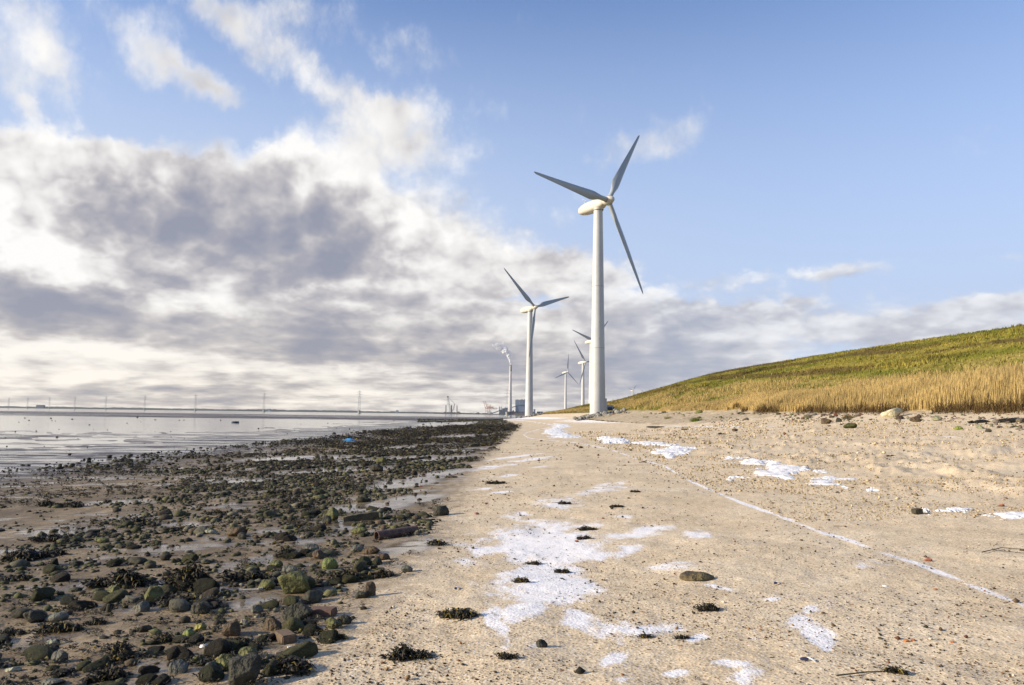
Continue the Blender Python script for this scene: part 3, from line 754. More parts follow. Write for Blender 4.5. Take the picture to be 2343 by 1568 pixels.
turbine(242.6, 1567.8, 52.7, R(45.5), gz(242.6, 1567.8), 'tiny far wind turbine whose tower rises behind the grassy dyke', detail=False)
turbine(275.8, 1624.1, 47.7, R(25.4), gz(275.8, 1624.1), 'tiny far wind turbine with only hub and blade tips above the dyke', detail=False)
# door case and steps on the right of the nearest tower
ca = -YAW+R(8)
def local_part(name, mb, mat, root): 
    o = mb.build(name, mat, root); o.rotation_euler = (0, 0, ca); return o
door = local_part('door', MB().box(1.15, 1.42, -.5, .5, .75, 2.95), M_tower, t1)
door_leaf = MB().box(1.42, 1.45, -.42, .42, .85, 2.85).build('door_leaf', M_steel, door)
local_part('steps', MB().box(1.30, 2.4, -.6, .6, .55, .68).box(1.6, 2.5, -.55, .55, .25, .35).box(2.2, 2.9, -.55, .55, -.05, .05)
           .tube((1.5, -.55, .6), (1.5, -.55, 1.6), .03).tube((2.4, -.55, .6), (2.4, -.55, 1.6), .03).tube((1.5, -.55, 1.6), (2.4, -.55, 1.6), .03), M_steel, t1)
for z in (11.2, 21.5): local_part('tower_joint', MB().tube((0, 0, z), (0, 0, z+.05), 1.325-.0149*(z+.6), 1.325-.0149*(z+.6), 40), simple('pale_joint', (.27, .27, .26), .6, .05), t1)
for z in (12.7, 15.4): local_part('vent', MB().box(-.05, .05, -1.30+.0149*z, -1.2+.0149*z, z, z+.12), M_seam, t1)

# ------------------------------------------------------------------ power line over the water
M_pyl = simple('pylon_steel', (.26, .28, .29), .6, .15, .2); M_conc = simple('pier_concrete', (.38, .37, .34), .8, .2, .2)
def pylon(x, y, H, label):
    root = empty('pylon', (x, y, SEA)); tag(root, label, 'pylon', 'power line pylons standing in the sea')
    b = MB(); wz = lambda z: 2.1*(1-(z-6)/H)+.45
    n = 9; zs = [6+(H-8)*k/n for k in range(n+1)]
    for k in range(n):
        a, c = zs[k], zs[k+1]; wa, wc = wz(a), wz(c); r = .11
        for sx in (-1, 1):
            for sy in (-1, 1): b.tube((sx*wa, sy*wa, a), (sx*wc, sy*wc, c), r, r, 4, False)
        for sy in (-1, 1):
            b.tube((-wa, sy*wa, a), (wc, sy*wc, c), .09, .09, 3, False); b.tube((wa, sy*wa, a), (-wc, sy*wc, c), .09, .09, 3, False)
            b.tube((sy*wa, -wa, a), (sy*wc, wc, c), .09, .09, 3, False)
    b.tube((0, 0, H-2), (0, 0, H+3), .15, .08, 4)
    b.build('mast', M_pyl, root)
    for z, L in ((H*.68, 4.2), (H*.80, 5.4), (H*.91, 4.0)):
        c = MB(); c.tube((-L, 0, z), (L, 0, z), .16, .16, 4); c.tube((-L, 0, z), (0, 0, z+1.6), .1, .1, 3); c.tube((L, 0, z), (0, 0, z+1.6), .1, .1, 3)
        for s in (-1, 1): c.tube((s*L, 0, z), (s*L, 0, z-2.3), .12, .12, 4)
        c.build('crossarm', M_pyl, root)
    MB().tube((0, 0, -1), (0, 0, 1.0), 4.6, 4.0, 14).tube((0, 0, 1.0), (0, 0, 6.2), 2.1, 2.6, 10).build('pier', M_conc, root)
    return root
PY = [(1159.5, 952.5, 890, 'pylon close to the left side of the tall chimney'), (821, 951, 897, 'tallest looking pylon out on the flats, right end of the row over open sea'),
      (603, 948.5, 903, 'second pylon from the right of the row over open sea'), (446, 946, 907, 'third pylon from the right of the row over open sea'),
      (330, 944, 909.5, 'fourth pylon from the right, over open sea'), (241, 942, 910.5, 'fifth pylon from the right, over open sea'),
      (170, 941, 911, 'sixth pylon from the right, small and far over the sea'), (112, 940, 912, 'third pylon from the left end of the row'),
      (62, 939, 912.5, 'second pylon from the left end of the row'), (19, 938.5, 913, 'faintest pylon at the left end of the row')]
pts = []
for px, pb, pt, lb in PY:
    D = 50*FPX/(pb-pt)*.93; p = at(px, pb, D); pts.append((p.x, D)); pylon(p.x, D, 46.5, lb)
M_wire = simple('cable', (.12, .12, .13), .5)
lines = [(pts[k], pts[k+1]) for k in range(6)]
ORD = ['first', 'second', 'third', 'fourth', 'fifth', 'sixth', 'seventh']
for li, ((ax, ay), (bx, by)) in enumerate(lines):
    for i, (off, z0) in enumerate(((-4, 34), (4, 34), (0, 42))):
        b = MB(); prev = None
        for k in range(13):
            f = k/12; p = (ax+(bx-ax)*f+off, ay+(by-ay)*f, z0+SEA-9*4*f*(1-f)*.9)
            if prev: b.tube(prev, p, .055, .055, 3, False)
            prev = p
        tag(b.build('power_cable', M_wire), '%s cable sagging from the %s to the %s pylon counted from the chimney' % (('lower left', 'lower right', 'top')[i], ORD[li], ORD[li+1]), 'cable', 'cables of the power line')

# ------------------------------------------------------------------ harbour and power station
HD = 3600.0
hx = lambda fx: 992+.1033*fx
hy = lambda fy: 869.6+.1033*fy
M_dark = simple('dark_cladding', (.045, .065, .10), .7, .2, .02); M_blue = simple('blue_grey_cladding', (.14, .19, .26), .6, .1, .02)
M_pale = simple('pale_cladding', (.55, .57, .58), .6, .1, .02); M_orange = simple('orange_crane_paint', (.36, .12, .045), .6, .1, .02)
M_coal = simple('coal_heap', (.075, .05, .035), .9, .3, .02); M_grey = simple('grey_crane_steel', (.035, .05, .075), .6, .2, .02)
M_chim = simple('chimney_concrete', (.50, .49, .46), .7, .05, .01); M_land = simple('quay_ground', (.07, .06, .05), .9, .3, .004, coords='Generated')
def P3(fx, fy, D=HD): return at(hx(fx), hy(fy), D)
def hbox(name, mat, fx0, fx1, fy0, fy1, D, depth, parent=None, mb=None):
    a = P3(fx0, fy1, D); c = P3(fx1, fy0, D)
    own = mb is None; mb = mb or MB()
    mb.box(min(a.x, c.x), max(a.x, c.x), D, D+depth, a.z, c.z)
    return mb.build(name, mat, parent) if own else mb
# low land they stand on
b = MB(); 
def land(name, fx0, fx1, fyt, D, depth, lab, mat=M_land):
    a = P3(fx0, 770, D); c = P3(fx1, fyt, D); c.z = max(c.z, 2.4)
    xs_ = np.linspace(a.x, c.x, 60); rings = []
    V = []; F = []
    for i, xx in enumerate(xs_):
        zt = c.z+(fbm(xx*.02, 3.3, 111, 3)-.5)*5
        V += [(xx, D, -3), (xx, D+6, max(zt, -1)), (xx, D+depth, max(zt, -1)), (xx, D+depth+6, -3)]
    for i in range(59):
        for k in range(3): F.append((i*4+k, i*4+k+1, i*4+4+k+1, i*4+4+k))
    me = bpy.data.meshes.new(name); me.from_pydata(V, [], F); me.materials.append(mat)
    return tag(obj(name, me), lab, kind='structure')
land('harbour_land', 0, 1500, 752, HD-60, 500, 'low harbour ground across the water')
land('harbour_land', 1440, 3600, 752, HD-60, 500, 'low ground of the power station')
# chimney
cb, ct = P3(1688, 745, HD), at(1163.3, 836, HD)
chim = empty('chimney', (cb.x, HD, cb.z)); tag(chim, 'tall white power station chimney with smoke drifting from its dark tipped top', 'chimney')
CH = ct.z-cb.z; cxo = ct.x-cb.x; cr0, cr1 = 9.6, 4.3
rings = []
for k in range(15):
    f = k/14; r = cr0+(cr1-cr0)*(f**.75); rings.append([(q[0], q[1], f*CH) for q in ring(0, 0, 0, r, r, 24, 2, 'z')])
sh = MB().loft(rings).build('shaft', M_chim, chim, True)
bb = MB(); n = 14; vs = []; fs = []
for k, z in enumerate((CH-28, CH)):
    r = cr1+.35+(.9 if k == 0 else 0)
    for i in range(n+1):
        a = R(-100)+R(200)*i/n; vs.append((math.cos(a)*r, math.sin(a)*r-.0, z))
for i in range(n): fs.append((i, i+1, n+2+i, n+1+i))
bb.addv(vs, fs); bb.tube((0, 0, CH-1.5), (0, 0, CH+.6), cr1+.3, cr1+.3, 20); bb.build('dark_band', simple('dark_band', (.03, .035, .04), .7, .1), chim)
# power station
ps = empty('power_station', P3(1920, 745)); tag(ps, 'blue grey power station building behind the second wind turbine', 'power station')
def child(o, root): o.parent = root; o.matrix_parent_inverse = Matrix.Translation(-root.location); return o
M_boil = simple('boiler_cladding', (.16, .21, .28), .6, .1, .02)
for a_, c_ in ((1806, 1896), (1900, 1986), (1990, 2080)): child(hbox('boiler_house', M_boil, a_, c_, 438, 560, HD+30, 70), ps)
child(hbox('turbine_hall', M_blue, 1808, 2200, 566, 705, HD, 60), ps)
child(hbox('roof_band', M_dark, 1870, 2200, 553, 567, HD-2, 64), ps)
child(hbox('base_wall', M_dark, 1640, 2240, 705, 752, HD-12, 70), ps)
for fx in (1852, 1945, 1962, 2008): child(hbox('roof_vent', M_dark, fx-9, fx+9, 428, 439, HD+40, 12), ps)
a_, c_ = P3(1735, 606), P3(1840, 578)
child(MB().tube(a_, c_, 2.4, 2.4, 4).build('conveyor', M_dark), ps)
cw = empty('coal_bunker', P3(1550, 760)); tag(cw, 'dark blue coal bunker building left of the tall chimney', 'industrial building')
child(hbox('bunker', M_dark, 1514, 1568, 628, 762, HD-60, 40), cw); child(hbox('bunker', M_dark, 1566, 1640, 612, 762, HD-62, 44), cw); child(hbox('annex', M_dark, 1450, 1514, 660, 765, HD-58, 40), cw)
child(MB().tube(P3(1285, 742, HD-50), P3(1455, 682, HD-50), 2.6, 2.6, 4).build('conveyor', M_dark), cw)
sl = empty('silo', P3(1463, 690)); tag(sl, 'pale pair of round silos beside the orange harbour cranes', 'silo')
for fx in (1441, 1485):
    p = P3(fx, 700, HD+10); q = P3(fx, 590, HD+10); child(MB().tube(p, q, 4.3, 4.3, 16).build('drum', M_pale, smooth=True), sl)
tag(hbox('warehouse', M_blue, 2215, 2252, 645, 752, HD, 40), 'small grey building just right of the second wind turbine tower', 'building')
tag(hbox('warehouse', M_dark, 2290, 2420, 700, 752, HD+20, 60), 'long low dark shed behind the beach end', 'building')
tag(hbox('warehouse', M_coal, 1075, 1180, 735, 760, HD, 40), 'low brown shed below the orange harbour cranes', 'building')
tag(hbox('warehouse', M_pale, 1185, 1290, 715, 750, HD+5, 30), 'low pale shed between the orange cranes and the coal bunker', 'building')
# orange container cranes
def gantry(fx, up, D, lab):
    root = empty('harbour_crane', P3(fx, 745, D)); tag(root, lab, 'crane', 'orange harbour cranes')
    L = MB()
    for dx_ in (-22, 22):
        for dy_ in (0, 16): a = P3(fx+dx_, 745, D+dy_); c = P3(fx+dx_*.8, 600, D+dy_); L.tube(a, c, 1.0, .9, 4)
    child(L.build('portal_legs', M_orange), root)
    G_ = MB(); a = P3(fx-30, 640, D+8); c = P3(fx+60, 600, D+8)
    G_.tube(P3(fx-25, 690, D+8), P3(fx+25, 690, D+8), 1.3, 1.3, 4); G_.tube(P3(fx-25, 630, D+8), P3(fx+90, 630, D+8), 1.6, 1.6, 4)
    child(G_.build('girder', M_orange), root)
    child(MB().tube(P3(fx+15, 600, D+8), P3(fx+15, 545, D+8), 1.3, 1.0, 4).tube(P3(fx-10, 600, D+8), P3(fx+14, 548, D+8), .8, .8, 4).build('apex', M_orange), root)
    child(hbox('machine_house', M_orange, fx+30, fx+75, 592, 615, D, 14), root)
    if up: child(MB().tube(P3(fx-25, 630, D+8), P3(fx-72, 466, D+8), 1.5, 1.2, 4).tube(P3(fx+12, 550, D+8), P3(fx-60, 520, D+8), .4, .4, 3).build('boom', M_orange), root)
    else: child(MB().tube(P3(fx+60, 634, D+8), P3(fx+185, 634, D+8), 1.5, 1.2, 4).tube(P3(fx+18, 548, D+8), P3(fx+150, 630, D+8), .35, .35, 3).build('boom', M_orange), root)
gantry(1172, True, HD, 'left orange harbour crane with its boom raised')
gantry(1212, True, HD+30, 'middle orange harbour crane with its boom raised')
gantry(1245, False, HD+60, 'right orange harbour crane with its boom lowered')
# jack-up barge with lattice crane
jb = empty('crane_barge', P3(390, 750)); tag(jb, 'jack up crane barge with three dark legs and tall blue lattice crane', 'crane barge')
for fx, r, top in ((270, 2.1, 560), (393, 3.0, 560), (515, 2.1, 564)): child(MB().tube(P3(fx, 750), P3(fx, top), r, r, 12).build('jack_leg', M_grey, smooth=True), jb)
child(hbox('hull', M_grey, 300, 480, 715, 750, HD, 40), jb)
def lattice(a, c, w0, w1, r, n, mat, name, root):
    b = MB(); a = Vector(a); c = Vector(c); u = Vector((1, 0, 0)); v = Vector((0, 1, 0))
    for k in range(n):
        p = a.lerp(c, k/n); q = a.lerp(c, (k+1)/n); wa = w0+(w1-w0)*k/n; wb = w0+(w1-w0)*(k+1)/n
        for s in (-1, 1):
            b.tube(p+u*s*wa, q+u*s*wb, r, r, 3, False); b.tube(p-u*s*wa, q+u*s*wb, r*.7, r*.7, 3, False)
            b.tube(p+u*s*wa+v*wa, q+u*s*wb+v*wb, r, r, 3, False)
    return child(b.build(name, mat), root)
lattice(P3(372, 720), P3(318, 385), 3.0, 2.0, .55, 11, M_grey, 'boom', jb)
child(hbox('boom_head', M_grey, 296, 328, 358, 380, HD, 5), jb)
lattice(P3(418, 700), P3(465, 530), 1.6, 1.2, .5, 6, M_grey, 'back_mast', jb)
child(MB().tube(P3(325, 385), P3(465, 530), .7, .7, 4).tube(P3(465, 530), P3(462, 720), .35, .35, 4).tube(P3(300, 380), P3(300, 545), .8, .8, 4).tube(P3(290, 715), P3(380, 690), .5, .5, 4).build('hoist_ropes', M_grey), jb)
# heaps and conveyors
def heap(fx, wd, top, lab, D=HD-30):
    a = P3(fx, 760, D); c = P3(fx, top, D); r = wd*.1033*D/FPX; h = c.z-a.z; n = 22; rings = []
    for k in range(7):
        f = k/6; rings.append([(math.cos(2*math.pi*i/n)*r*(1-f*.93)*(1+.12*math.sin(i*2.1+fx)), math.sin(2*math.pi*i/n)*r*(1-f*.93), h*f**.92) for i in range(n)])
    tag(MB().loft(rings).build('material_heap', M_coal, None, True, a), lab, 'heap', 'heaps of brown material on the quay')
heap(248, 95, 704, 'left brown heap below the crane barge legs'); heap(540, 100, 700, 'brown heap at the right leg of the crane barge'); heap(975, 85, 714, 'brown heap left of the orange cranes')
heap(1760, 60, 668, 'dark heap at the foot of the tall chimney'); heap(440, 60, 722, 'small brown heap under the lattice crane')
heap(790, 90, 740, 'flat brown heap in the middle of the quay'); heap(60, 120, 746, 'flat brown heap at the left end of the quay')
for a_, c_, lb in (((690, 748), (965, 700), 'long thin loading conveyor between the crane barge and the orange cranes'), ((545, 690), (600, 715), 'short loader arm over the heap right of the crane barge')):
    b = MB().tube(P3(*a_), P3(*c_), .7, .5, 4); m_ = P3((a_[0]+2*c_[0])/3, 750); b.tube(m_, P3((a_[0]+2*c_[0])/3, 712), .8, .8, 4)
    tag(b.build('loader', M_coal), lb, 'loader')
for fx, fy, lb in ((50, 620, 'thin mast at the left end of the quay'), (672, 640, 'thin mast right of the crane barge'), (890, 690, 'short mast beside the brown heap'), (2310, 640, 'thin mast right of the small grey building')):
    tag(MB().tube(P3(fx, 752), P3(fx, fy), .35, .2, 4).build('mast', M_grey), lb, 'mast')
# two far posts on the skyline right of the near tower
for px, lb in ((1402, 'thin post on the skyline, left one beside the near tower'), (1431, 'thin post on the skyline, right one beside the near tower')):
    tag(MB().tube(at(px, 925, 600), at(px, 912.5, 600), .14, .14, 4).tube(at(px-1.2, 915, 600), at(px+1.2, 915, 600), .1, .1, 4).build('utility_pole', M_dark), lb, 'pole')

# smoke plume
def plume(name, lst, dens, vox, lab, col=(.95, .95, .96), surf=None):
    bmx = MB(); V = []; F = []
    ico = icos(2)
    for fx, fy, rr_ in lst:
        p = at(1119+.0849*fx, 750.1+.0849*fy, HD); r = rr_*1.18*.0849*HD/FPX
        b_ = len(V); nz = [vn(v[0]*2.2+fx, v[2]*2.2+fy, 7)*.5+.75 for v in ico[0]]
        V += [(p.x+v[0]*r*q, p.y+v[1]*r*q, p.z+v[2]*r*q) for v, q in zip(ico[0], nz)]; F += [tuple(i+b_ for i in f) for f in ico[1]]
    me = bpy.data.meshes.new(name); me.from_pydata(V, [], F)
    m, t, bs = new_mat(name+'_vapour'); t.n.remove(bs)
    pv = t.new('ShaderNodeVolumePrincipled'); pv.inputs['Color'].default_value = (*col, 1); pv.inputs['Density'].default_value = dens; pv.inputs['Anisotropy'].default_value = .1
    geo = t.new('ShaderNodeNewGeometry').outputs['Position']
    t.l.new(t.mapr(t.noise(geo, .06, 4, .6), .38, .6, dens*.25, dens*1.6), pv.inputs['Density'])
    t.l.new(pv.outputs[0], t.n['Material Output'].inputs['Volume'])
    if surf: m = surf
    me.materials.append(m); o = obj(name, me)
    md = o.modifiers.new('remesh', 'REMESH'); md.mode = 'VOXEL'; md.voxel_size = vox
    return tag(o, lab, 'smoke', kind='stuff')
from functools import lru_cache
@lru_cache(None)
def icos(sub):
    import bmesh
    bm = bmesh.new(); bmesh.ops.create_icosphere(bm, subdivisions=sub, radius=1.0)
    V = [tuple(v.co) for v in bm.verts]; F = [tuple(v.index for v in f.verts) for f in bm.faces]; bm.free()
    return V, F
M_smoke, _t, _b = new_mat('dense_white_smoke')
_b.inputs['Base Color'].default_value = (.86, .86, .86, 1); _b.inputs['Roughness'].default_value = 1; _b.inputs['Specular IOR Level'].default_value = 0
_tr = _t.new('ShaderNodeBsdfTranslucent'); _tr.inputs[0].default_value = (.9, .9, .9, 1); _tp = _t.new('ShaderNodeBsdfTransparent')
_m1 = _t.new('ShaderNodeMixShader'); _m1.inputs[0].default_value = .45; _t.l.new(_b.outputs[0], _m1.inputs[1]); _t.l.new(_tr.outputs[0], _m1.inputs[2])
_m2 = _t.new('ShaderNodeMixShader'); _t.l.new(_t.mapr(_t.noise(_t.new('ShaderNodeNewGeometry').outputs['Position'], .11, 4, .6), .5, .72, .0, .35), _m2.inputs[0])
_t.l.new(_m1.outputs[0], _m2.inputs[1]); _t.l.new(_tp.outputs[0], _m2.inputs[2]); _t.l.new(_m2.outputs[0], _t.n['Material Output'].inputs[0])
core = [(574,1005,15),(573,970,19),(570,935,24),(566,905,29),(560,870,33),(552,838,37),(545,805,43),(535,775,48),(522,745,53),(540,730,40),(505,715,55),(480,690,58),
        (520,690,45),(452,665,60),(425,640,62),(400,625,55),(455,610,52),(375,650,38),(430,575,42),(470,560,30),(505,650,40),(365,610,30)]
plume('smoke', core, .22, 2.2, 'dense white smoke rising from the tall chimney', surf=M_smoke)
wisp = [(430,540,50),(400,510,45),(370,450,45),(375,400,32),(370,370,20),(330,460,45),(280,470,50),(230,460,50),(190,475,45),(150,490,40),(110,490,30),(85,460,18),(300,560,60),(340,520,50),(230,560,50),(330,620,40),(210,430,25)]
plume('smoke', wisp, .09, 3.2, 'thin torn wisp of smoke drifting left above the chimney plume', (.9, .9, .92))

# ------------------------------------------------------------------ far shore
M_far = simple('far_wood', (.045, .055, .05), .9, .3, .004)
def far_shore():
    D = 5600.0; V = []; F = []; n = 620
    pxs = np.linspace(-500, 1130, n)
    for i, px in enumerate(pxs):
        hzy = 948.4+(px-1171)*.01309
        hgt = 3.2+2.6*fbm(px*.018, 1.0, 121, 3)+1.6*fbm(px*.16, 2.0, 124, 3)-1.2
        hgt *= 1.0 if px < 950 else max(.25, 1-(px-950)/260)
        D_ = D; p = at(px, hzy, D_); ht = max(hgt*D_/FPX, 1)
        V += [(p.x, D_, -3), (p.x, D_, .6), (p.x, D_+10, .6), (p.x, D_+14, ht*.7), (p.x, D_+24, ht), (p.x, D_+90, ht*.9), (p.x, D_+160, -3)]
    for i in range(n-1):
        for k in range(6): F.append((i*7+k, i*7+k+1, i*7+8+k, i*7+7+k))
    me = bpy.data.meshes.new('far_shore'); me.from_pydata(V, [], F); me.materials.append(M_far)
    tag(obj('far_shore', me), 'low wooded island shore along the horizon', kind='structure')
    for px0, px1, top, lb in ((82, 99, 5.3, 'broad dark building on the far shore at the left'), (612, 618, 3.4, 'small pale house on the far shore'), (905, 911, 4.0, 'small distant house on the far shore left of the harbour')):
        hz = 948.4+(px0-1171)*.01309; a = at(px0, hz, D-20); c = at(px1, hz-top-1.0, D-20)
        b = MB().box(a.x, c.x, D-20, D+5, -1, c.z); b.box(a.x+3, c.x-3, D-18, D+3, c.z, c.z+3)
        tag(b.build('far_building', M_dark if px0 < 100 else M_blue), lb, 'building')
far_shore()
# ------------------------------------------------------------------ stones
def stone_template(sub, seed, blocky=0.0):
    V, F = icos(sub); V = np.array(V); r_ = np.random.default_rng(seed)
    n = np.ones(len(V))
    for k in range(5):
        d = r_.normal(size=3); d /= np.linalg.norm(d); n += r_.uniform(-.16, .16)*np.sin(V@d*2.6+r_.uniform(0, 6))
    for k in range(int(5+blocky*6)):                     # flat facets cut off the ball
        d = r_.normal(size=3); d /= np.linalg.norm(d); c = r_.uniform(.55, .9)
        dist = V@d; n = np.where(dist*n > c, c/np.maximum(dist, 1e-3), n)
    V = V*n[:, None]
    V += r_.normal(0, .012 if sub > 2 else .03, V.shape)
    return V, np.array(F)
TINTS = np.array([(.040,.042,.022),(.060,.062,.030),(.050,.042,.030),(.085,.085,.038),(.11,.105,.06),(.032,.030,.022),(.16,.15,.11),(.10,.075,.050),(.12,.115,.05),(.24,.22,.17)])
TPROB = np.array([.14,.17,.14,.16,.11,.10,.05,.05,.06,.02]); TPROB = TPROB/TPROB.sum()
RT = np.array([(.24,.20,.16),(.16,.13,.10),(.20,.11,.07),(.13,.12,.08),(.33,.29,.23),(.12,.13,.05),(.10,.07,.05)])
stones = []      # x, y, z, rx, ry, rz, rot, tint, zone
def left_stones(n, y0, y1, rmin, rmax, pw, core, sfar):
    y = y0+(y1-y0)*rng.random(n)**pw
    if y1 > 60: y = 1/(1/y0+(1/y1-1/y0)*rng.random(n))
    s = -rng.random(n)*sfar-.0; x = shore(y)+s
    cl = fbm(x*.55, y*.35, 131, 4, .6); c2 = fbm(x*2.2, y*2.0, 135, 3)
    near = np.exp(-((s+core*.55)/(core*.62))**2)
    p = near*1.1*(.35+.9*sst(cl, .40, .55))+.75*sst(cl, .50, .62)*np.clip(1+s/(sfar+2), .25, 1)+.06
    p = p*np.clip((c2-.30)*4.6, .10, 1.4)*sst(-s+(cl-.5)*2.4, .15, .9)
    k = rng.random(n) < p
    x, y = x[k], y[k]; m = len(x)
    px, py = project(x, y, G(x, y))
    r = np.exp(rng.normal(0, .42, m))*(rmin+rmax)/2; r = np.clip(r, rmin*.6, rmax*1.6)
    r = np.maximum(r, y*.00085*rng.uniform(.8, 1.6, m))
    pool = ell(px, py, POOL) > .28
    k = ~(pool & (rng.random(m) < .93)); return x[k], y[k], r[k]
heroes_xy = []
def add_stones(x, y, r, tints, prob, zone, sink=.35):
    z = G(x, y)
    for i in range(len(x)):
        if any(abs(x[i]-hx_) < hr and abs(y[i]-hy_) < hr for hx_, hy_, hr in heroes_xy): continue
        a, b_ = rng.uniform(.75, 1.35), rng.uniform(.65, 1.05); c = rng.uniform(.42, .80)
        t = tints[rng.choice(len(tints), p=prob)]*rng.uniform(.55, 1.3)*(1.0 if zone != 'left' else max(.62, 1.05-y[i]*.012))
        stones.append((x[i], y[i], z[i]+r[i]*c*(1-2*sink), r[i]*a, r[i]*b_, r[i]*c, rng.uniform(0, 6.28), t, zone))

M_wood = simple('old_mossy_wood', (.060, .052, .028), .85, .5, 9, 0, .01)
GRP = 'loose stones of the lower shore'
def hero(px, py, wpx, hpx, tint, label, seed, blocky=0, name='beach_stone', cat='stone', grp=GRP, sub=4, rough=1.0):
    p = unproj(px, py); D = p.y; k = (D*math.cos(PITCH))/FPX
    rx = wpx*k/2; rz = hpx*k/2
    V, F = stone_template(sub, seed, blocky)
    V = V+.035*rough*np.stack([fbm(V[:, 0]*5+9, V[:, 2]*5+V[:, 1]*3, seed, 3)-.5]*3, 1)
    V = V/np.abs(V).max(0); ry = rx*.75
    V = V*[rx, ry, rz*1.25]
    me = np_mesh('stone', V, F, [M_stone], True)
    o = obj(name, me, None, (p.x, p.y+ry*.75, gz(p.x, p.y+ry*.75)+rz*.62)); o.color = (*tint, 1)
    heroes_xy.append((p.x, p.y+ry*.5, rx*1.25+.03))
    return tag(o, label, cat, grp)
OL, GN, DK, BR, GY, YL = (.115,.115,.048), (.16,.185,.07), (.052,.05,.038), (.10,.072,.046), (.12,.12,.10), (.24,.22,.07)
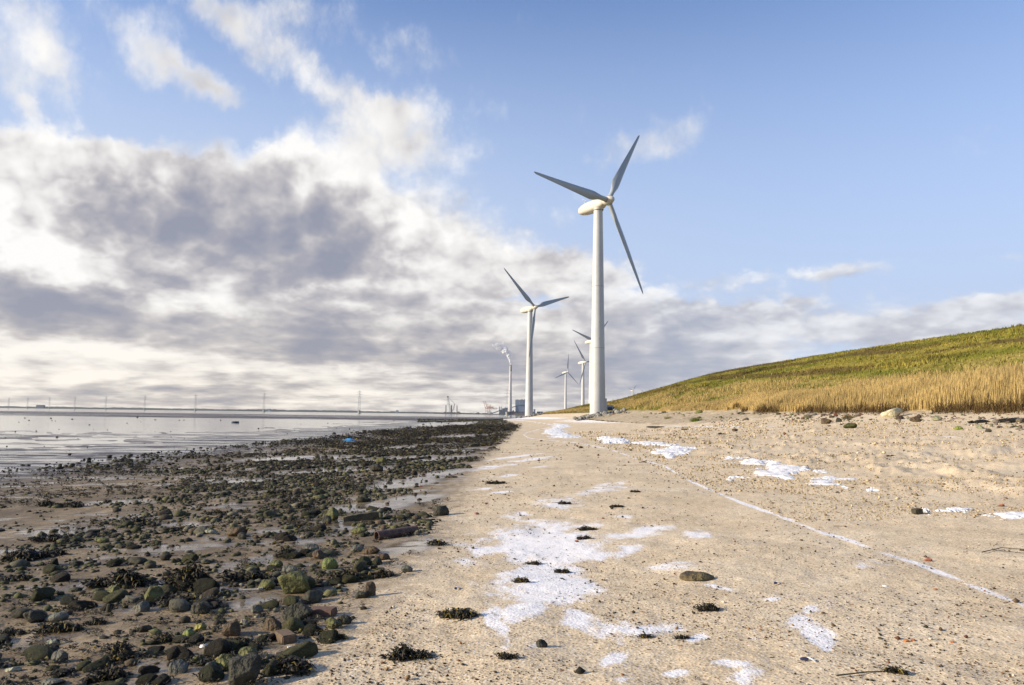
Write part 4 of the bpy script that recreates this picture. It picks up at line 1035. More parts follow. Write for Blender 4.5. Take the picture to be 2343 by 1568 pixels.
HS = [
 (665,1362,84,50,OL,'large flat topped olive boulder lying at the edge of the sand',1,1),
 (753,1303,38,28,GN,'smooth bright green rounded cobble above the large olive boulder',2,0),
 (677,1422,70,42,DK,'big dark rough boulder behind the reddish brick',3,1),
 (759,1440,40,25,OL,'rounded olive stone lying on sand right of the reddish brick',4,0),
 (786,1430,36,20,DK,'dark stone touching the rounded olive stone right of the reddish brick',5,0),
 (842,1365,30,34,BR,'upright pointed brown stone on the sand right of the large olive boulder',6,1),
 (822,1371,42,16,DK,'low dark stone leaning at the foot of the upright pointed brown stone',7,0),
 (759,1192,36,31,OL,'tall round olive boulder above the wide olive slab near the rusty pipe',8,0),
 (747,1200,28,20,DK,'dark stone leaning on the left of the tall round olive boulder',9,0),
 (1005,1181,42,25,DK,'lone dark round boulder on the pale sand above the rusty pipe',10,0),
 (820,1222,42,15,OL,'flat wide olive slab just left of the rusty pipe',11,0),
 (822,1209,26,14,OL,'olive stone resting behind the flat wide slab by the pipe',12,0),
 (725,1281,36,20,BR,'brownish rounded stone above the bright green cobble',13,0),
 (709,1262,42,16,GY,'long pale grey green stone among dark seaweed above the brownish stone',14,0),
 (658,1313,42,17,GY,'grey flattened stone above the large olive boulder',15,0),
 (630,1300,30,18,OL,'olive round stone left of the bright green cobble',16,0),
 (617,1444,46,28,BR,'craggy brown rock just above the square brick',17,2),
 (548,1575,80,66,DK,'large barnacled dark boulder at the bottom edge beside the sand',18,1),
 (562,1512,50,26,OL,'rounded olive boulder partly behind the barnacled one',19,0),
 (868,1062,28,17,OL,'pointed olive boulder far up the stone field',20,1),
 (861,1080,36,18,DK,'dark boulder in front of the far pointed olive boulder',21,1),
 (816,1264,34,17,GY,'grey rounded stone near the wet gleaming patch below the pipe',22,0),
 (845,1269,44,17,BR,'reddish brown blocky stone below the rusty pipe',23,1),
 (874,1282,36,15,BR,'low brown angular stone at the right end of the stones below the pipe',24,1),
 (930,1310,28,18,GY,'grey stone at the edge of the sand right of the seaweed heaps',25,0),
 (606,1350,40,22,OL,'sharp edged olive rock left of the large olive boulder',26,2),
 (584,1404,30,21,GY,'small blocky grey rock left of the big dark rough boulder',27,1),
 (344,1378,48,35,OL,'square topped olive boulder at the foot of the big seaweed mound',28,1),
 (255,1364,33,24,OL,'squarish olive boulder left of the taller square topped one',29,1),
 (317,1402,36,26,GY,'grey brown rounded boulder below the square topped boulder',30,0),
 (69,1426,54,30,DK,'dark long boulder near the left edge',31,1),
 (117,1424,58,22,GY,'grey oblong boulder right beside the dark long boulder near the left edge',32,0),
 (396,1543,52,27,GY,'smooth oval grey boulder at the bottom of the stone field',33,0),
 (509,1535,42,38,OL,'tall rounded olive boulder near the bottom edge',34,0),
 (482,1540,38,24,GY,'grey brown boulder leaning against the tall rounded olive one',35,0),
 (131,1518,38,28,GY,'egg shaped grey boulder near the bottom left',36,0),
 (115,1480,34,15,(.26,.27,.20),'pale smooth oval pebble above the egg shaped boulder',37,0),
 (526,1457,40,38,BR,'upright dark brown boulder left of the square brick',38,1),
 (451,1405,52,26,DK,'low dark boulder in a strip of seaweed',39,1),
 (427,1457,32,20,GN,'yellow green slanting stone beside the yellow one',40,0),
 (456,1443,28,17,YL,'small yellow rounded stone',41,0),
 (24,1538,38,11,(.30,.30,.22),'flat pale stone at the bottom left edge',42,0),
 (107,1573,60,17,GY,'wide low grey stone cut by the bottom edge',43,0),
 (296,1342,33,21,OL,'olive stone between two dark seaweed heaps',44,0),
 (224,1243,38,14,OL,'long flat olive stone on the open mud',45,0),
 (537,1228,48,21,BR,'long brown olive boulder in the middle of the stone field',46,1),
 (553,1235,25,16,DK,'dark round stone right in front of the long brown olive boulder',47,0),
 (480,1222,28,10,(.25,.25,.19),'pale flat stone left of the long brown olive boulder',48,0),
 (1240,1482,28,20,DK,'black rounded stone alone on the sand at the bottom middle',49,0),
 (1601,1329,84,16,(.13,.10,.055),'flat half buried brown stone lying on the open sand',50,0),
 (2047,955,56,24,(.52,.48,.33),'big cream white boulder at the foot of the reeds',51,1),
 (1894,968,24,14,BR,'round brown boulder left of the cream white boulder',52,0),
 (1919,966,15,11,DK,'small dark lumpy boulder left of the cream white boulder',53,1),
 (1947,981,34,13,(.075,.08,.03),'long dark green stone in front of the reeds',54,0),
 (2097,966,34,13,BR,'brown slanting boulder right of the cream white boulder',55,1),
 (2195,984,20,9,(.22,.27,.05),'bright green mossy stone on the upper beach',56,0),
 (1913,953,12,8,(.14,.055,.03),'red brown lump touching the foot of the reeds',57,1),
 (1683,988,16,7,BR,'small brown stone alone on the sand below the dyke',58,0),
 (2245,981,22,10,(.24,.25,.16),'pale green rounded stone near the right edge of the upper beach',59,0),
 (2150,963,30,12,(.30,.29,.18),'pale yellowish slab before the dark wrack line at the right',60,0),
]
for h_ in HS: hero(*h_)
for px_, py_, r_x in ((647, 1478, .17), (734, 1418, .13), (870, 1238, .22), (900, 1230, .22), (826, 1194, .22), (575, 1360, .12), (466, 1484, .06), (1085, 1026, .4), (2098, 1180, .15)):
    p_ = unproj(px_, py_); heroes_xy.append((p_.x, p_.y, r_x))
# scattered stones
x, y, r = left_stones(52000, 4.4, 26, .012, .036, 1.0, 4.6, 15.5); add_stones(x, y, r, TINTS, TPROB, 'left')
x, y, r = left_stones(5200, 4.5, 26, .042, .075, 1.05, 4.0, 9); add_stones(x, y, r, TINTS, TPROB, 'left')
x, y, r = left_stones(30000, 25, 246, .04, .08, 1.0, 6.5, 17); add_stones(x, y, r*1.05, TINTS, TPROB, 'left')
# spit of stones far out, and lumps on the flats
n = 1800; py_ = rng.uniform(959.5, 966, n); px_ = rng.uniform(955, 1150, n)
def quick_ground(px, py, zg):
    d = ray_many(px, py); k = (zg-CZ)/d[:, 2]; return d[:, 0]*k, d[:, 1]*k
def ray_many(px, py):
    d = c_fw[None]*FPX + c_rt[None]*(px-W0/2)[:, None] - c_up[None]*(py-H0/2)[:, None]
    return d/np.linalg.norm(d, axis=1, keepdims=True)
x, y = quick_ground(px_, py_, -.50); k = (y > 90) & (y < 300) & (fbm(px_*.02, py_*.9, 141, 3) > .40); x, y = x[k], y[k]
add_stones(x, y, rng.uniform(.12, .32, len(x)), TINTS, TPROB, 'left', .25)
n = 170; py_ = 955+190*rng.random(n)**1.5; px_ = rng.uniform(-60, 980, n); x, y = quick_ground(px_, py_, -.52)
k = (y > 16) & (x-shore(y) < -12); x, y = x[k], y[k]; add_stones(x, y, np.maximum(.025, y*.0008)*rng.uniform(.5, 1.8, len(x)), TINTS[:6], np.ones(6)/6, 'left', .3)
# stones of the upper beach in front of the dyke
n = 2600; y = 24+(132-24)*rng.random(n)**1.25; u = np.clip(1.0-np.abs(rng.normal(.10, .075, n)), .5, 1.0)-.02
xs_ = shore(y); x = xs_+(foot(y)-xs_)*u; k = fbm(x*.35, y*.18, 151, 3) > .45; x, y = x[k], y[k]
add_stones(x, y, np.clip(np.exp(rng.normal(-2.75, .5, len(x))), .03, .30)*np.interp(y, [24, 130], [.85, 1.7]), RT, np.ones(7)/7, 'upper', .3)
# specks of shell and pebble over the sand
n = 19000; y = 1/(1/4.3+(1/45-1/4.3)*rng.random(n)); x = shore(y)+.2+rng.random(n)**1.15*np.minimum(19, .74*y+1.5); k = fbm(x*.8, y*.8, 155, 3)+rng.normal(0, .05, n) > .485; x, y = x[k], y[k]
add_stones(x, y, np.maximum(.005, y*.00062)*np.exp(rng.normal(0, .5, len(x))), np.array([(.12,.08,.05),(.20,.09,.045),(.07,.055,.04),(.6,.55,.45),(.05,.045,.035),(.32,.2,.1)]), np.array([.3,.12,.25,.08,.2,.05]), 'sand', .2)
# crumbly clods of trodden sand
n = 42000; y = 1/(1/11+(1/62-1/11)*rng.random(n)); x = shore(y)+5+rng.random(n)*19; k = (fbm(x*.5, y*.62, 171, 4, .65)+rng.normal(0, .03, n) > .485) & (x < foot(y)-3.5) & (x < .74*y); x, y = x[k], y[k]
add_stones(x, y, np.maximum(.010, y*.0009)*np.exp(rng.normal(0, .4, len(x))), np.array([(.44,.34,.20),(.38,.29,.17),(.52,.42,.27)]), np.ones(3)/3, 'clod', .3)
stones.sort(key=lambda q: -q[3]/math.hypot(q[0], q[1]))
def lab_stone(q):
    t = q[7]; m = t.mean()
    cw = 'greenish' if t[1] > t[0]*1.0 and t[2] < t[1]*.6 else ('brown' if t[0] > t[1]*1.22 else ('pale' if m > .17 else ('olive grey' if m > .07 else 'dark')))
    sh = 'flattened' if q[5] < .55*q[3] else 'rounded'
    return cw, sh
tm_lo = [stone_template(1, 300+i, .3) for i in range(8)]; tm_me = [stone_template(3, 330+i, .3) for i in range(10)]
share = [np_mesh('stone', V, F, [M_stone], True) for V, F in tm_me]
NIND = 238; cnt = {'left': 0, 'upper': 0}
ind = []; rest = []
for q in stones:
    if q[8] == 'left' and cnt['left'] < 170: cnt['left'] += 1; ind.append(q)
    elif q[8] == 'upper' and cnt['upper'] < 66: cnt['upper'] += 1; ind.append(q)
    else: rest.append(q)
for i, q in enumerate(ind):
    o = obj('beach_stone', share[i % 10], None, (q[0], q[1], q[2])); o.scale = (q[3], q[4], q[5]); o.rotation_euler = (rng.uniform(-.25, .25), rng.uniform(-.25, .25), q[6])
    o.color = (*q[7], 1); cw, sh = lab_stone(q)
    if q[8] == 'left':
        sx_, sy_ = project(np.array([q[0]]), np.array([q[1]]), np.array([q[2]])); u_, v_ = float(sx_[0]), float(sy_[0])
        sz = 'big' if q[3]*FPX/q[1] > 17 else 'small'
        best = sorted(HS, key=lambda h: (h[0]-u_)**2+((h[1]-v_)*1.6)**2)[0]
        du, dv = u_-best[0], (v_-best[1])*1.6
        side = ('right of' if du > 0 else 'left of') if abs(du) > abs(dv) else ('below' if dv > 0 else 'above')
        short = ' '.join(w_ for w_ in best[5].split()[:7])
        for cutw in (' lying', ' above', ' behind', ' at', ' on', ' near', ' right', ' left', ' beside', ' with', ' among', ' in', ' touching', ' just', ' partly', ' resting', ' leaning', ' of'):
            if cutw+' ' in short+' ' and short.index(cutw) > 10: short = short[:short.index(cutw)]
        tag(o, '%s %s %s stone %s the %s' % (sz, cw, sh, side, short), 'stone', 'loose %s %s %s stones of the lower shore' % (sz, cw, sh))
    else: tag(o, '%s %s stone on the upper beach in front of the dyke reeds' % (cw, sh), 'stone', '%s %s stones along the foot of the dyke' % (cw, sh))
def scatter(name, items, tms, mat, label, cat):
    VV = []; FF = []; TT = []; b = 0
    for i, q in enumerate(items):
        V, F = tms[i % len(tms)]; c, s = math.cos(q[6]), math.sin(q[6])
        v = V*[q[3], q[4], q[5]]; v = np.stack([v[:, 0]*c-v[:, 1]*s+q[0], v[:, 0]*s+v[:, 1]*c+q[1], v[:, 2]+q[2]], 1)
        VV.append(v); FF.append(F+b); b += len(V); TT.append(np.broadcast_to(q[7], (len(V), 3)))
    return tag(obj(name, np_mesh(name, np.concatenate(VV), np.concatenate(FF), [mat], True, {'tint': np.concatenate(TT)})), label, cat, kind='stuff')
tm_0 = [(lambda V, F: (V*.98, F))(np.array([(0,0,1),(.9,0,.1),(.2,.85,.2),(-.8,.5,0),(-.7,-.6,.15),(.35,-.9,0),(.1,.1,-.9)], float), np.array([(0,1,2),(0,2,3),(0,3,4),(0,4,5),(0,5,1),(6,2,1),(6,3,2),(6,4,3),(6,5,4),(6,1,5)]))]
tm_0 += [stone_template(1, 360, .5)]
lo = [q for q in rest if q[8] == 'left']; n1 = min(7000, len(lo))
scatter('pebbles', lo[:n1], tm_lo, M_pebble, 'dense dark pebbles and small stones covering the lower shore', 'pebbles')
def tm0(seed):
    V = tm_0[0][0].copy(); V += np.random.default_rng(seed).normal(0, .13, V.shape); return V, tm_0[0][1]
scatter('fine_pebbles', lo[n1:], [tm0(i) for i in range(9)], M_pebble, 'small gravel between the larger stones of the lower shore', 'pebbles')
scatter('upper_pebbles', [q for q in rest if q[8] == 'upper'], tm_lo, M_pebble, 'mixed brown and grey gravel along the foot of the dyke', 'pebbles')
scatter('sand_specks', [q for q in rest if q[8] == 'sand'], [tm0(i) for i in range(20, 26)], M_pebble, 'shell bits and tiny pebbles strewn over the sand', 'shell bits')
scatter('sand_clods', [q for q in rest if q[8] == 'clod'], [tm0(i) for i in range(30, 36)], M_pebble, 'crumbly clods of trodden sand on the upper beach', 'sand clods')
print('tris', sum(len(m.loops)-2*len(m.polygons) for m in bpy.data.meshes))
print('stones', len(stones), 'left', len(lo))
# rocks piled round the towers
M_rock = mat_stone('tower_rock', False)
rk = [np_mesh('rock', *stone_template(3, 400+i, 1.2), [M_rock], True) for i in range(8)]
def riprap(pxs, D0, D1, rmin, rmax, lab, grp, lift):
    for i, px in enumerate(pxs):
        D = rng.uniform(D0, D1); p = at(px, 940, D); r = rng.uniform(rmin, rmax); zz = gz(p.x, D)+r*.35+lift*max(0, (D-D0)/(D1-D0))
        o = obj('rock', rk[i % 8], None, (p.x, D, zz)); o.scale = (r*rng.uniform(.9, 1.4), r*rng.uniform(.8, 1.1), r*rng.uniform(.6, .9)); o.rotation_euler = (rng.uniform(-.4, .4), rng.uniform(-.4, .4), rng.uniform(0, 6))
        g = rng.uniform(.14, .34); o.color = (g, g*.95, g*.86, 1); tag(o, lab % ('pale' if g > .27 else 'grey' if g > .2 else 'dark'), 'rock', ('pale' if g > .27 else 'grey' if g > .2 else 'dark')+' '+grp)
riprap(np.concatenate([np.linspace(1316, 1426, 40)+rng.normal(0, 1.5, 40), rng.uniform(1325, 1400, 22)]), 120, 126.3, .26, .52, '%s angular rock in the pile round the foot of the nearest turbine tower', 'rocks round the nearest turbine', .22)
riprap(np.concatenate([np.linspace(1180, 1248, 22)+rng.normal(0, 1, 22)]), 241, 246, .3, .6, '%s rock in the low pile round the foot of the second turbine tower', 'rocks round the second turbine', .15)
tag(MB().box(-.9, .9, -.6, .6, 0, .5).tube((-.7, 0, .5), (.7, 0, .5), .35, .35, 10).build('concrete_block', M_dark, None, False, at(1392, 939, 131)), 'dark equipment box half hidden right behind the nearest tower', 'box')

# ------------------------------------------------------------------ seaweed
def weed_mesh(name, nrib, wx, wy, hz, seed, olive=.12, lr=(.05, .16)):
    r_ = np.random.default_rng(seed); V = []; F = []; C = []
    # several low lumps in an uneven row
    nl = max(3, int(3+wx/max(hz, .03)*.35)); nl = min(nl, 7)
    cen = [(r_.uniform(-.42, .42)*wx, r_.uniform(-.33, .33)*wy, r_.uniform(.35, 1.0)) for _ in range(nl)]; cen[0] = (cen[0][0]*.3, cen[0][1]*.3, 1.0)
    for q, (bx, by, bs) in enumerate(cen):
        Vb, Fb = icos(2); Vb = np.array(Vb); nb = .6+.8*fbm(Vb[:, 0]*2.6+seed+q, Vb[:, 1]*2.6+Vb[:, 2]*2, seed, 3)
        Vb = Vb*nb[:, None]*[wx*.20*(.6+.6*bs), wy*.26*(.6+.6*bs), hz*.72*bs]+[bx, by, 0]
        b0 = len(V); V += [tuple(v) for v in Vb]; F += [tuple(k_+b0 for k_ in f) for f in Fb]; C += [(.016, .014, .009)]*len(Vb)
    nrib = int(nrib*2.2)
    for i in range(nrib):
        bx, by, bs = cen[int(r_.integers(nl))]; a = r_.uniform(0, 6.28); rr = math.sqrt(r_.random())*1.15
        cx, cy = bx+math.cos(a)*rr*wx*.17*(.6+.6*bs), by+math.sin(a)*rr*wy*.24*(.6+.6*bs)
        cz = hz*.80*bs*max(0, 1-(rr/1.15)**2)*r_.uniform(.7, 1.2)+.004
        L = r_.uniform(*lr); wd = L*r_.uniform(.05, .13); yaw = r_.uniform(0, 6.28); d = Vector((math.cos(yaw), math.sin(yaw), 0)); sd_ = Vector((-d.y, d.x, 0))
        col = (.20, .15, .03) if r_.random() < olive else ((.045, .036, .018) if r_.random() < .5 else (.022, .020, .014))
        b = len(V); up = r_.uniform(.0, .55); ph = r_.uniform(0, 6.28); segs = 4
        for k in range(segs+1):
            f = k/segs; p = Vector((cx, cy, cz))+d*L*f*(.9)+Vector((0, 0, L*(up*f-1.15*up*f*f)*.8+math.sin(ph+f*7)*L*.10))
            p.z = max(p.z, .002+.004*r_.random())
            w_ = wd*(1-.7*f)*(1+.35*math.sin(ph+f*9)); tw = Vector((0, 0, math.sin(ph+f*5)*w_*.8))
            V += [tuple(p-sd_*w_-tw), tuple(p+sd_*w_+tw)]; C += [col, col]
            if k: F += [(b+2*k-2, b+2*k-1, b+2*k+1), (b+2*k-2, b+2*k+1, b+2*k)]
    return np_mesh(name, V, F, [M_weed], False, {'tint': np.array(C)})
WS = [(427,1352,165,62,'biggest dark seaweed mound, draped over a boulder in the stone field',340,.12),
 (262,1345,135,36,'wide dark seaweed heap left of the biggest mound',240,.06),(60,1283,170,26,'long seaweed bank at the left edge on the mud',260,.04),
 (262,1512,74,42,'upright black seaweed clump near the bottom left',190,.10),(228,1560,90,26,'shiny black seaweed at the bottom edge below the upright clump',160,.05),
 (124,1448,84,22,'seaweed heap with yellow tips left of the stones',150,.2),(105,1160,70,15,'seaweed heap at the edge of the wet flats',110,.04),
 (170,1160,60,12,'low seaweed heap right of the one at the flats edge',90,.04),(785,1332,62,32,'dark seaweed clump right of the bright green cobble',150,.08),
 (871,1322,76,20,'seaweed heap beside the upright pointed stone',130,.08),(1003,1248,58,12,'small seaweed strand on the wet edge below the pipe',80,.05),
 (759,1465,60,15,'seaweed tuft on sand right of the square brick',90,.12),(930,1510,100,28,'ragged seaweed clump alone on the sand at the bottom',170,.15),
 (1062,1414,104,20,'long seaweed strip lying on frosty sand',150,.15),(655,1540,120,28,'flat dark seaweed beside the barnacled boulder',170,.04),
 (1608,1398,58,17,'purple black seaweed pile on the open sand',120,.0),(1163,1509,44,14,'dark seaweed tuft at the bottom middle',70,.02),
 (1199,1333,38,12,'green black seaweed tuft in the middle of the frost patch',70,.2),(1280,1312,42,12,'seaweed tuft at the right side of the frost patch',70,.3),
 (1228,1292,40,8,'thin dark seaweed strand on the frost patch',50,.0),(1342,1214,48,9,'seaweed strand at the top right of the frost patch',60,.05),
 (1339,1234,34,10,'dark seaweed tuft just below the strand by the frost patch',50,.05),(1295,1154,36,8,'seaweed tuft at the upper tip of the frost patch',50,.05),
 (1419,1161,40,6,'thin seaweed strand right of the upper frost patch',40,.1),(1478,1460,26,9,'small seaweed tuft below the curved frost streak',40,.05),
 (1137,1108,42,8,'seaweed strand near the pale ice and gleam lines of the shore',50,.0),(1454,1127,22,7,'small dark pointed seaweed bit on the bare sand',30,.0),
 (1649,995,26,6,'dark seaweed bit on the sand before the dyke',30,.1),(2040,1046,20,5,'black seaweed bit on the trodden sand',30,0),
 (2345,964,110,10,'long dark wrack of dead weed at the right edge',120,.1),(2250,967,80,8,'dark wrack of dead weed near the right edge',90,.1),
 (640,1275,70,18,'seaweed among cobbles left of the long pale stone',130,.05),(560,1330,90,22,'dark seaweed between olive rocks and the big mound',150,.05),
 (430,1388,130,18,'black seaweed strip below the biggest mound',170,.06),(300,1200,80,14,'seaweed heap in the middle of the muddy shore',110,.05),
 (420,1215,70,13,'seaweed heap left of the pale flat stone',100,.05),(500,1178,60,12,'seaweed heap on the slope of the stone field',90,.05),
 (640,1130,60,10,'far seaweed heap left in the stone field',80,.05),(40,1330,70,14,'seaweed tuft on the ribbed mud near the left edge',70,.05),
 (20,1455,60,18,'dark seaweed at the left edge above the flat pale stone',90,.05),(380,1470,60,18,'dark seaweed among the cobbles by the yellow stone',110,.1),
 (210,1430,60,16,'dark seaweed right of the oblong boulder',90,.1),(690,1500,50,10,'small seaweed scrap on sand below the brick',50,.05),
 (1560,1462,30,8,'brown seaweed crumbs beside the small frost spot',40,.1),(2055,1542,44,14,'dark brown seaweed bit near the bottom right',50,.2),
 (560,1480,60,20,'dark seaweed below the upright brown boulder',100,.06),(120,1240,90,14,'low seaweed streak on the mud above the long bank',110,.05),
 (690,1165,60,12,'seaweed on boulders above the flat slab',90,.08),(930,1085,50,7,'far seaweed heap near the gleaming pools',60,.05)]
for i, (px, py, wp, hp, lb, nr, ol) in enumerate(WS):
    p = unproj(px, py)
    if p is None: continue
    k = p.y/FPX; wx = wp*k; hz = hp*k; wy = max(wx*.42, hz*1.2)
    sc = max(.5, min(1.4, wx/.35))
    o = obj('seaweed_clump', weed_mesh('seaweed', nr, wx, wy, hz, 500+i, ol, (.035*sc, .12*sc)), None, (p.x, p.y+wy*.3, gz(p.x, p.y+wy*.3)+.0))
    o.rotation_euler = (0, 0, rng.uniform(-.2, .2)); tag(o, lb, 'seaweed', 'clumps of stranded seaweed')
# loose small weed as one mass
NLUMP = 4
def weed_litter():
    VV = []; FF = []; CC = []; b = 0
    kinds = []
    for i in range(6):
        me = weed_mesh('tmp', 7, .16, .11, .05, 700+i, .10, (.03, .085)); V = np.empty(len(me.vertices)*3); me.vertices.foreach_get('co', V); V = V.reshape(-1, 3)
        F = np.array([tuple(p.vertices) for p in me.polygons if len(p.vertices) == 3]); C = np.empty(len(V)*4); me.attributes['tint'].data.foreach_get('color', C); C = C.reshape(-1, 4)[:, :3]
        nb_ = len(icos(2)[0])*NLUMP; keep = (F >= nb_).all(1); F = F[keep]-nb_; V = V[nb_:]; C = C[nb_:]
        kinds.append((V, F, C)); bpy.data.meshes.remove(me)
    n = 12500; y = 4.4*(110/4.4)**(rng.random(n)**1.25); s = -rng.random(n)*15; x = shore(y)+s
    p = sst(fbm(x*.5, y*.32, 161, 4, .6), .46, .58)*np.where(s > -9, 1, .6)+.08; k = rng.random(n) < p; x, y = x[k], y[k]
    m = 520; y2 = 1/(1/4.4+(1/26-1/4.4)*rng.random(m)); x2 = shore(y2)+rng.random(m)**1.6*8; x = np.concatenate([x, x2]); y = np.concatenate([y, y2])
    small = np.concatenate([np.ones(len(x)-m), np.full(m, .32)])
    z = G(x, y); pp = project(x, y, z); wet = ell(pp[0], pp[1], POOL) > .3
    for i in range(len(x)):
        if wet[i]: continue
        V, F, C = kinds[i % 6]; sc = max(.6, y[i]*.062)*rng.uniform(.5, 1.6)*small[i]; a = rng.uniform(0, 6.28); c_, s_ = math.cos(a), math.sin(a)
        v = V*sc; v = np.stack([v[:, 0]*c_-v[:, 1]*s_+x[i], v[:, 0]*s_+v[:, 1]*c_+y[i], v[:, 2]+z[i]+.012], 1)
        VV.append(v); FF.append(F+b); CC.append(C*rng.uniform(.6, 1.5)); b += len(V)
    tag(obj('seaweed_litter', np_mesh('seaweed_litter', np.concatenate(VV), np.concatenate(FF), [M_weed], False, {'tint': np.concatenate(CC)})), 'loose scraps of dark seaweed strewn over the lower shore', 'seaweed', kind='stuff')
weed_litter()

# ------------------------------------------------------------------ snowy ice crusts
def mat_ice():
    m, t, b = new_mat('white_ice_crust'); geo = t.new('ShaderNodeNewGeometry').outputs['Position']
    n1 = t.noise(geo, 9.0, 5, .6); n2 = t.noise(geo, 60.0, 4, .7)
    nz = t.sep(t.new('ShaderNodeNewGeometry').outputs['True Normal'])[2]
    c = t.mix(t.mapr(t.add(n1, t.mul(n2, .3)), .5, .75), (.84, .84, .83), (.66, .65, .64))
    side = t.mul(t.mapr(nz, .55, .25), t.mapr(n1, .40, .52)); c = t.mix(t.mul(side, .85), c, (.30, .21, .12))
    t.l.new(c, b.inputs['Base Color']); b.inputs['Roughness'].default_value = .55
    b.inputs['Subsurface Weight'].default_value = .12; b.inputs['Subsurface Radius'].default_value = (.03, .03, .04)
    t.l.new(t.bump(t.add(n1, t.mul(n2, .4)), .02), b.inputs['Normal']); return m
M_ice = mat_ice()
from mathutils.geometry import intersect_point_line
def crust(poly, th, label, seed):
    W = [unproj(px, py) for px, py in poly]; P_ = np.array([(p.x, p.y) for p in W if p is not None])
    x0, y0 = P_.min(0)-.15; x1, y1 = P_.max(0)+.15; n, m = 120, 120
    X, Y = np.meshgrid(np.linspace(x0, x1, n), np.linspace(y0, y1, m))
    ins = np.zeros(X.shape, bool); d = np.full(X.shape, 1e9)
    ys_ = (y1-y0)/(x1-x0); 
    for (ax, ay), (bx, by) in zip(P_, np.roll(P_, -1, 0)):
        c = ((ay > Y) != (by > Y)) & (X < (bx-ax)*(Y-ay)/(by-ay+1e-12)+ax); ins ^= c
        vx, vy = bx-ax, by-ay; t = np.clip(((X-ax)*vx+(Y-ay)*vy)/(vx*vx+vy*vy+1e-9), 0, 1); d = np.minimum(d, np.hypot(X-ax-t*vx, Y-ay-t*vy))
    wid = min(x1-x0, y1-y0)
    sd_ = np.where(ins, d, -d)/(wid*.16)
    fr_ = 6.0/wid
    f = sd_+(fbm(X*fr_, Y*fr_*.7, seed, 4, .55)-.5)*3.2+(fbm(X*fr_*5, Y*fr_*4, seed+3, 3, .5)-.5)*.9
    h = sst(f, .0, .9)
    up = .45*th*h*(.45+1.0*fbm(X*fr_*2.2, Y*fr_*1.6, seed+5, 3, .5)+.12*fbm(X*fr_*8, Y*fr_*6, seed+8, 2))
    Z = G(X, Y)-.012+up
    idx = np.arange(n*m).reshape(m, n); q = (h[:-1, :-1]+h[1:, :-1]+h[:-1, 1:]+h[1:, 1:]) > .02
    F = np.stack([idx[:-1, :-1][q], idx[:-1, 1:][q], idx[1:, 1:][q], idx[1:, :-1][q]], 1)
    if not len(F): return
    us, inv = np.unique(F, return_inverse=True); V = np.stack([X.ravel(), Y.ravel(), Z.ravel()], 1)[us]
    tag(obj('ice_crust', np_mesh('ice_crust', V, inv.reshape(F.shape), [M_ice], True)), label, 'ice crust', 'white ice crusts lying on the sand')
k1 = lambda L: [(1209.8+.1807*a, 955.7+.1807*b) for a, b in L]
k7 = lambda L: [(1693.7+.3442*a, 1028.3+.3442*b) for a, b in L]
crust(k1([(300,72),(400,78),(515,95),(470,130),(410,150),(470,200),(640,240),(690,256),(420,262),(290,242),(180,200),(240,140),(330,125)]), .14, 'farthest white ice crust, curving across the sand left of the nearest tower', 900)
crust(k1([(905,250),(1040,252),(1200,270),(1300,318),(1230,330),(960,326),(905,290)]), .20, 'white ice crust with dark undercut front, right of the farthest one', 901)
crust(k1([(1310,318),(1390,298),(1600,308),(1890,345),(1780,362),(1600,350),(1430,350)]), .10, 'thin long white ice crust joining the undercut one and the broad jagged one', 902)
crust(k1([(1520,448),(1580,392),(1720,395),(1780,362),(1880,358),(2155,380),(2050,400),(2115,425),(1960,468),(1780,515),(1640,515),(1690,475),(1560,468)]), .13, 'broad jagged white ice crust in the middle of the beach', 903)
crust(k7([(-10,72),(120,75),(230,92),(330,110),(440,122),(465,165),(380,188),(290,205),(200,180),(110,190),(50,210),(-60,200),(-40,180),(60,160),(100,130)]), .11, 'largest white ice crust right of the frosty tide line', 904)
crust(k7([(405,238),(480,200),(600,172),(750,200),(650,216),(790,262),(700,275),(600,242),(450,245)]), .07, 'forked ice crust right of the largest one', 905)
crust(k7([(815,268),(865,252),(940,272),(850,288)]), .05, 'small ice scrap at the right tip of the forked crust', 906)
crust(k7([(480,138),(560,136),(615,160),(520,160)]), .05, 'small ice scrap above the forked crust', 907)
crust(k7([(1300,412),(1400,382),(1500,392),(1525,414),(1400,424)]), .07, 'short white ice crust between the wood chunk and the right edge', 908)
crust(k7([(1190,440),(1220,425),(1300,425),(1290,445)]), .05, 'small ice scrap touching the dark chunk', 909)
crust(k7([(1700,452),(1720,412),(1884,425),(2050,440),(1900,468),(1760,470)]), .08, 'white ice crust at the right edge of the beach', 910)
crust(k7([(1600,442),(1640,434),(1700,440),(1660,450)]), .04, 'tiny ice scrap left of the right edge crust', 911)
crust([(1646,1046),(1668,1044),(1680,1050),(1655,1053)], .05, 'small ice scrap between the jagged and the largest crust', 912)
crust([(1675,1046),(1705,1044),(1712,1048),(1685,1051)], .04, 'tiny ice scrap right of the small one above the largest crust', 913)

# ------------------------------------------------------------------ single things on the shore
def place(mb, name, mat, px, py, label, cat, rz=0, dz=0, smooth=False, rx=0, ry=0, group=None, col=None):
    p = unproj(px, py); o = mb.build(name, mat, None, smooth, (p.x, p.y, p.z+dz)); o.rotation_euler = (rx, ry, rz)
    return tag(o, label, cat, group)
def rust():
    m, t, b = new_mat('rusty_iron'); g = t.new('ShaderNodeNewGeometry').outputs['Position']
    t.l.new(t.ramp(t.noise(g, 24, 6, .7), [(.3, (.035, .022, .018)), (.5, (.085, .05, .04)), (.7, (.15, .085, .06))]), b.inputs['Base Color'])
    b.inputs['Roughness'].default_value = .75; t.l.new(t.bump(t.noise(g, 60, 5, .7), .006), b.inputs['Normal']); return m
M_rust = rust()
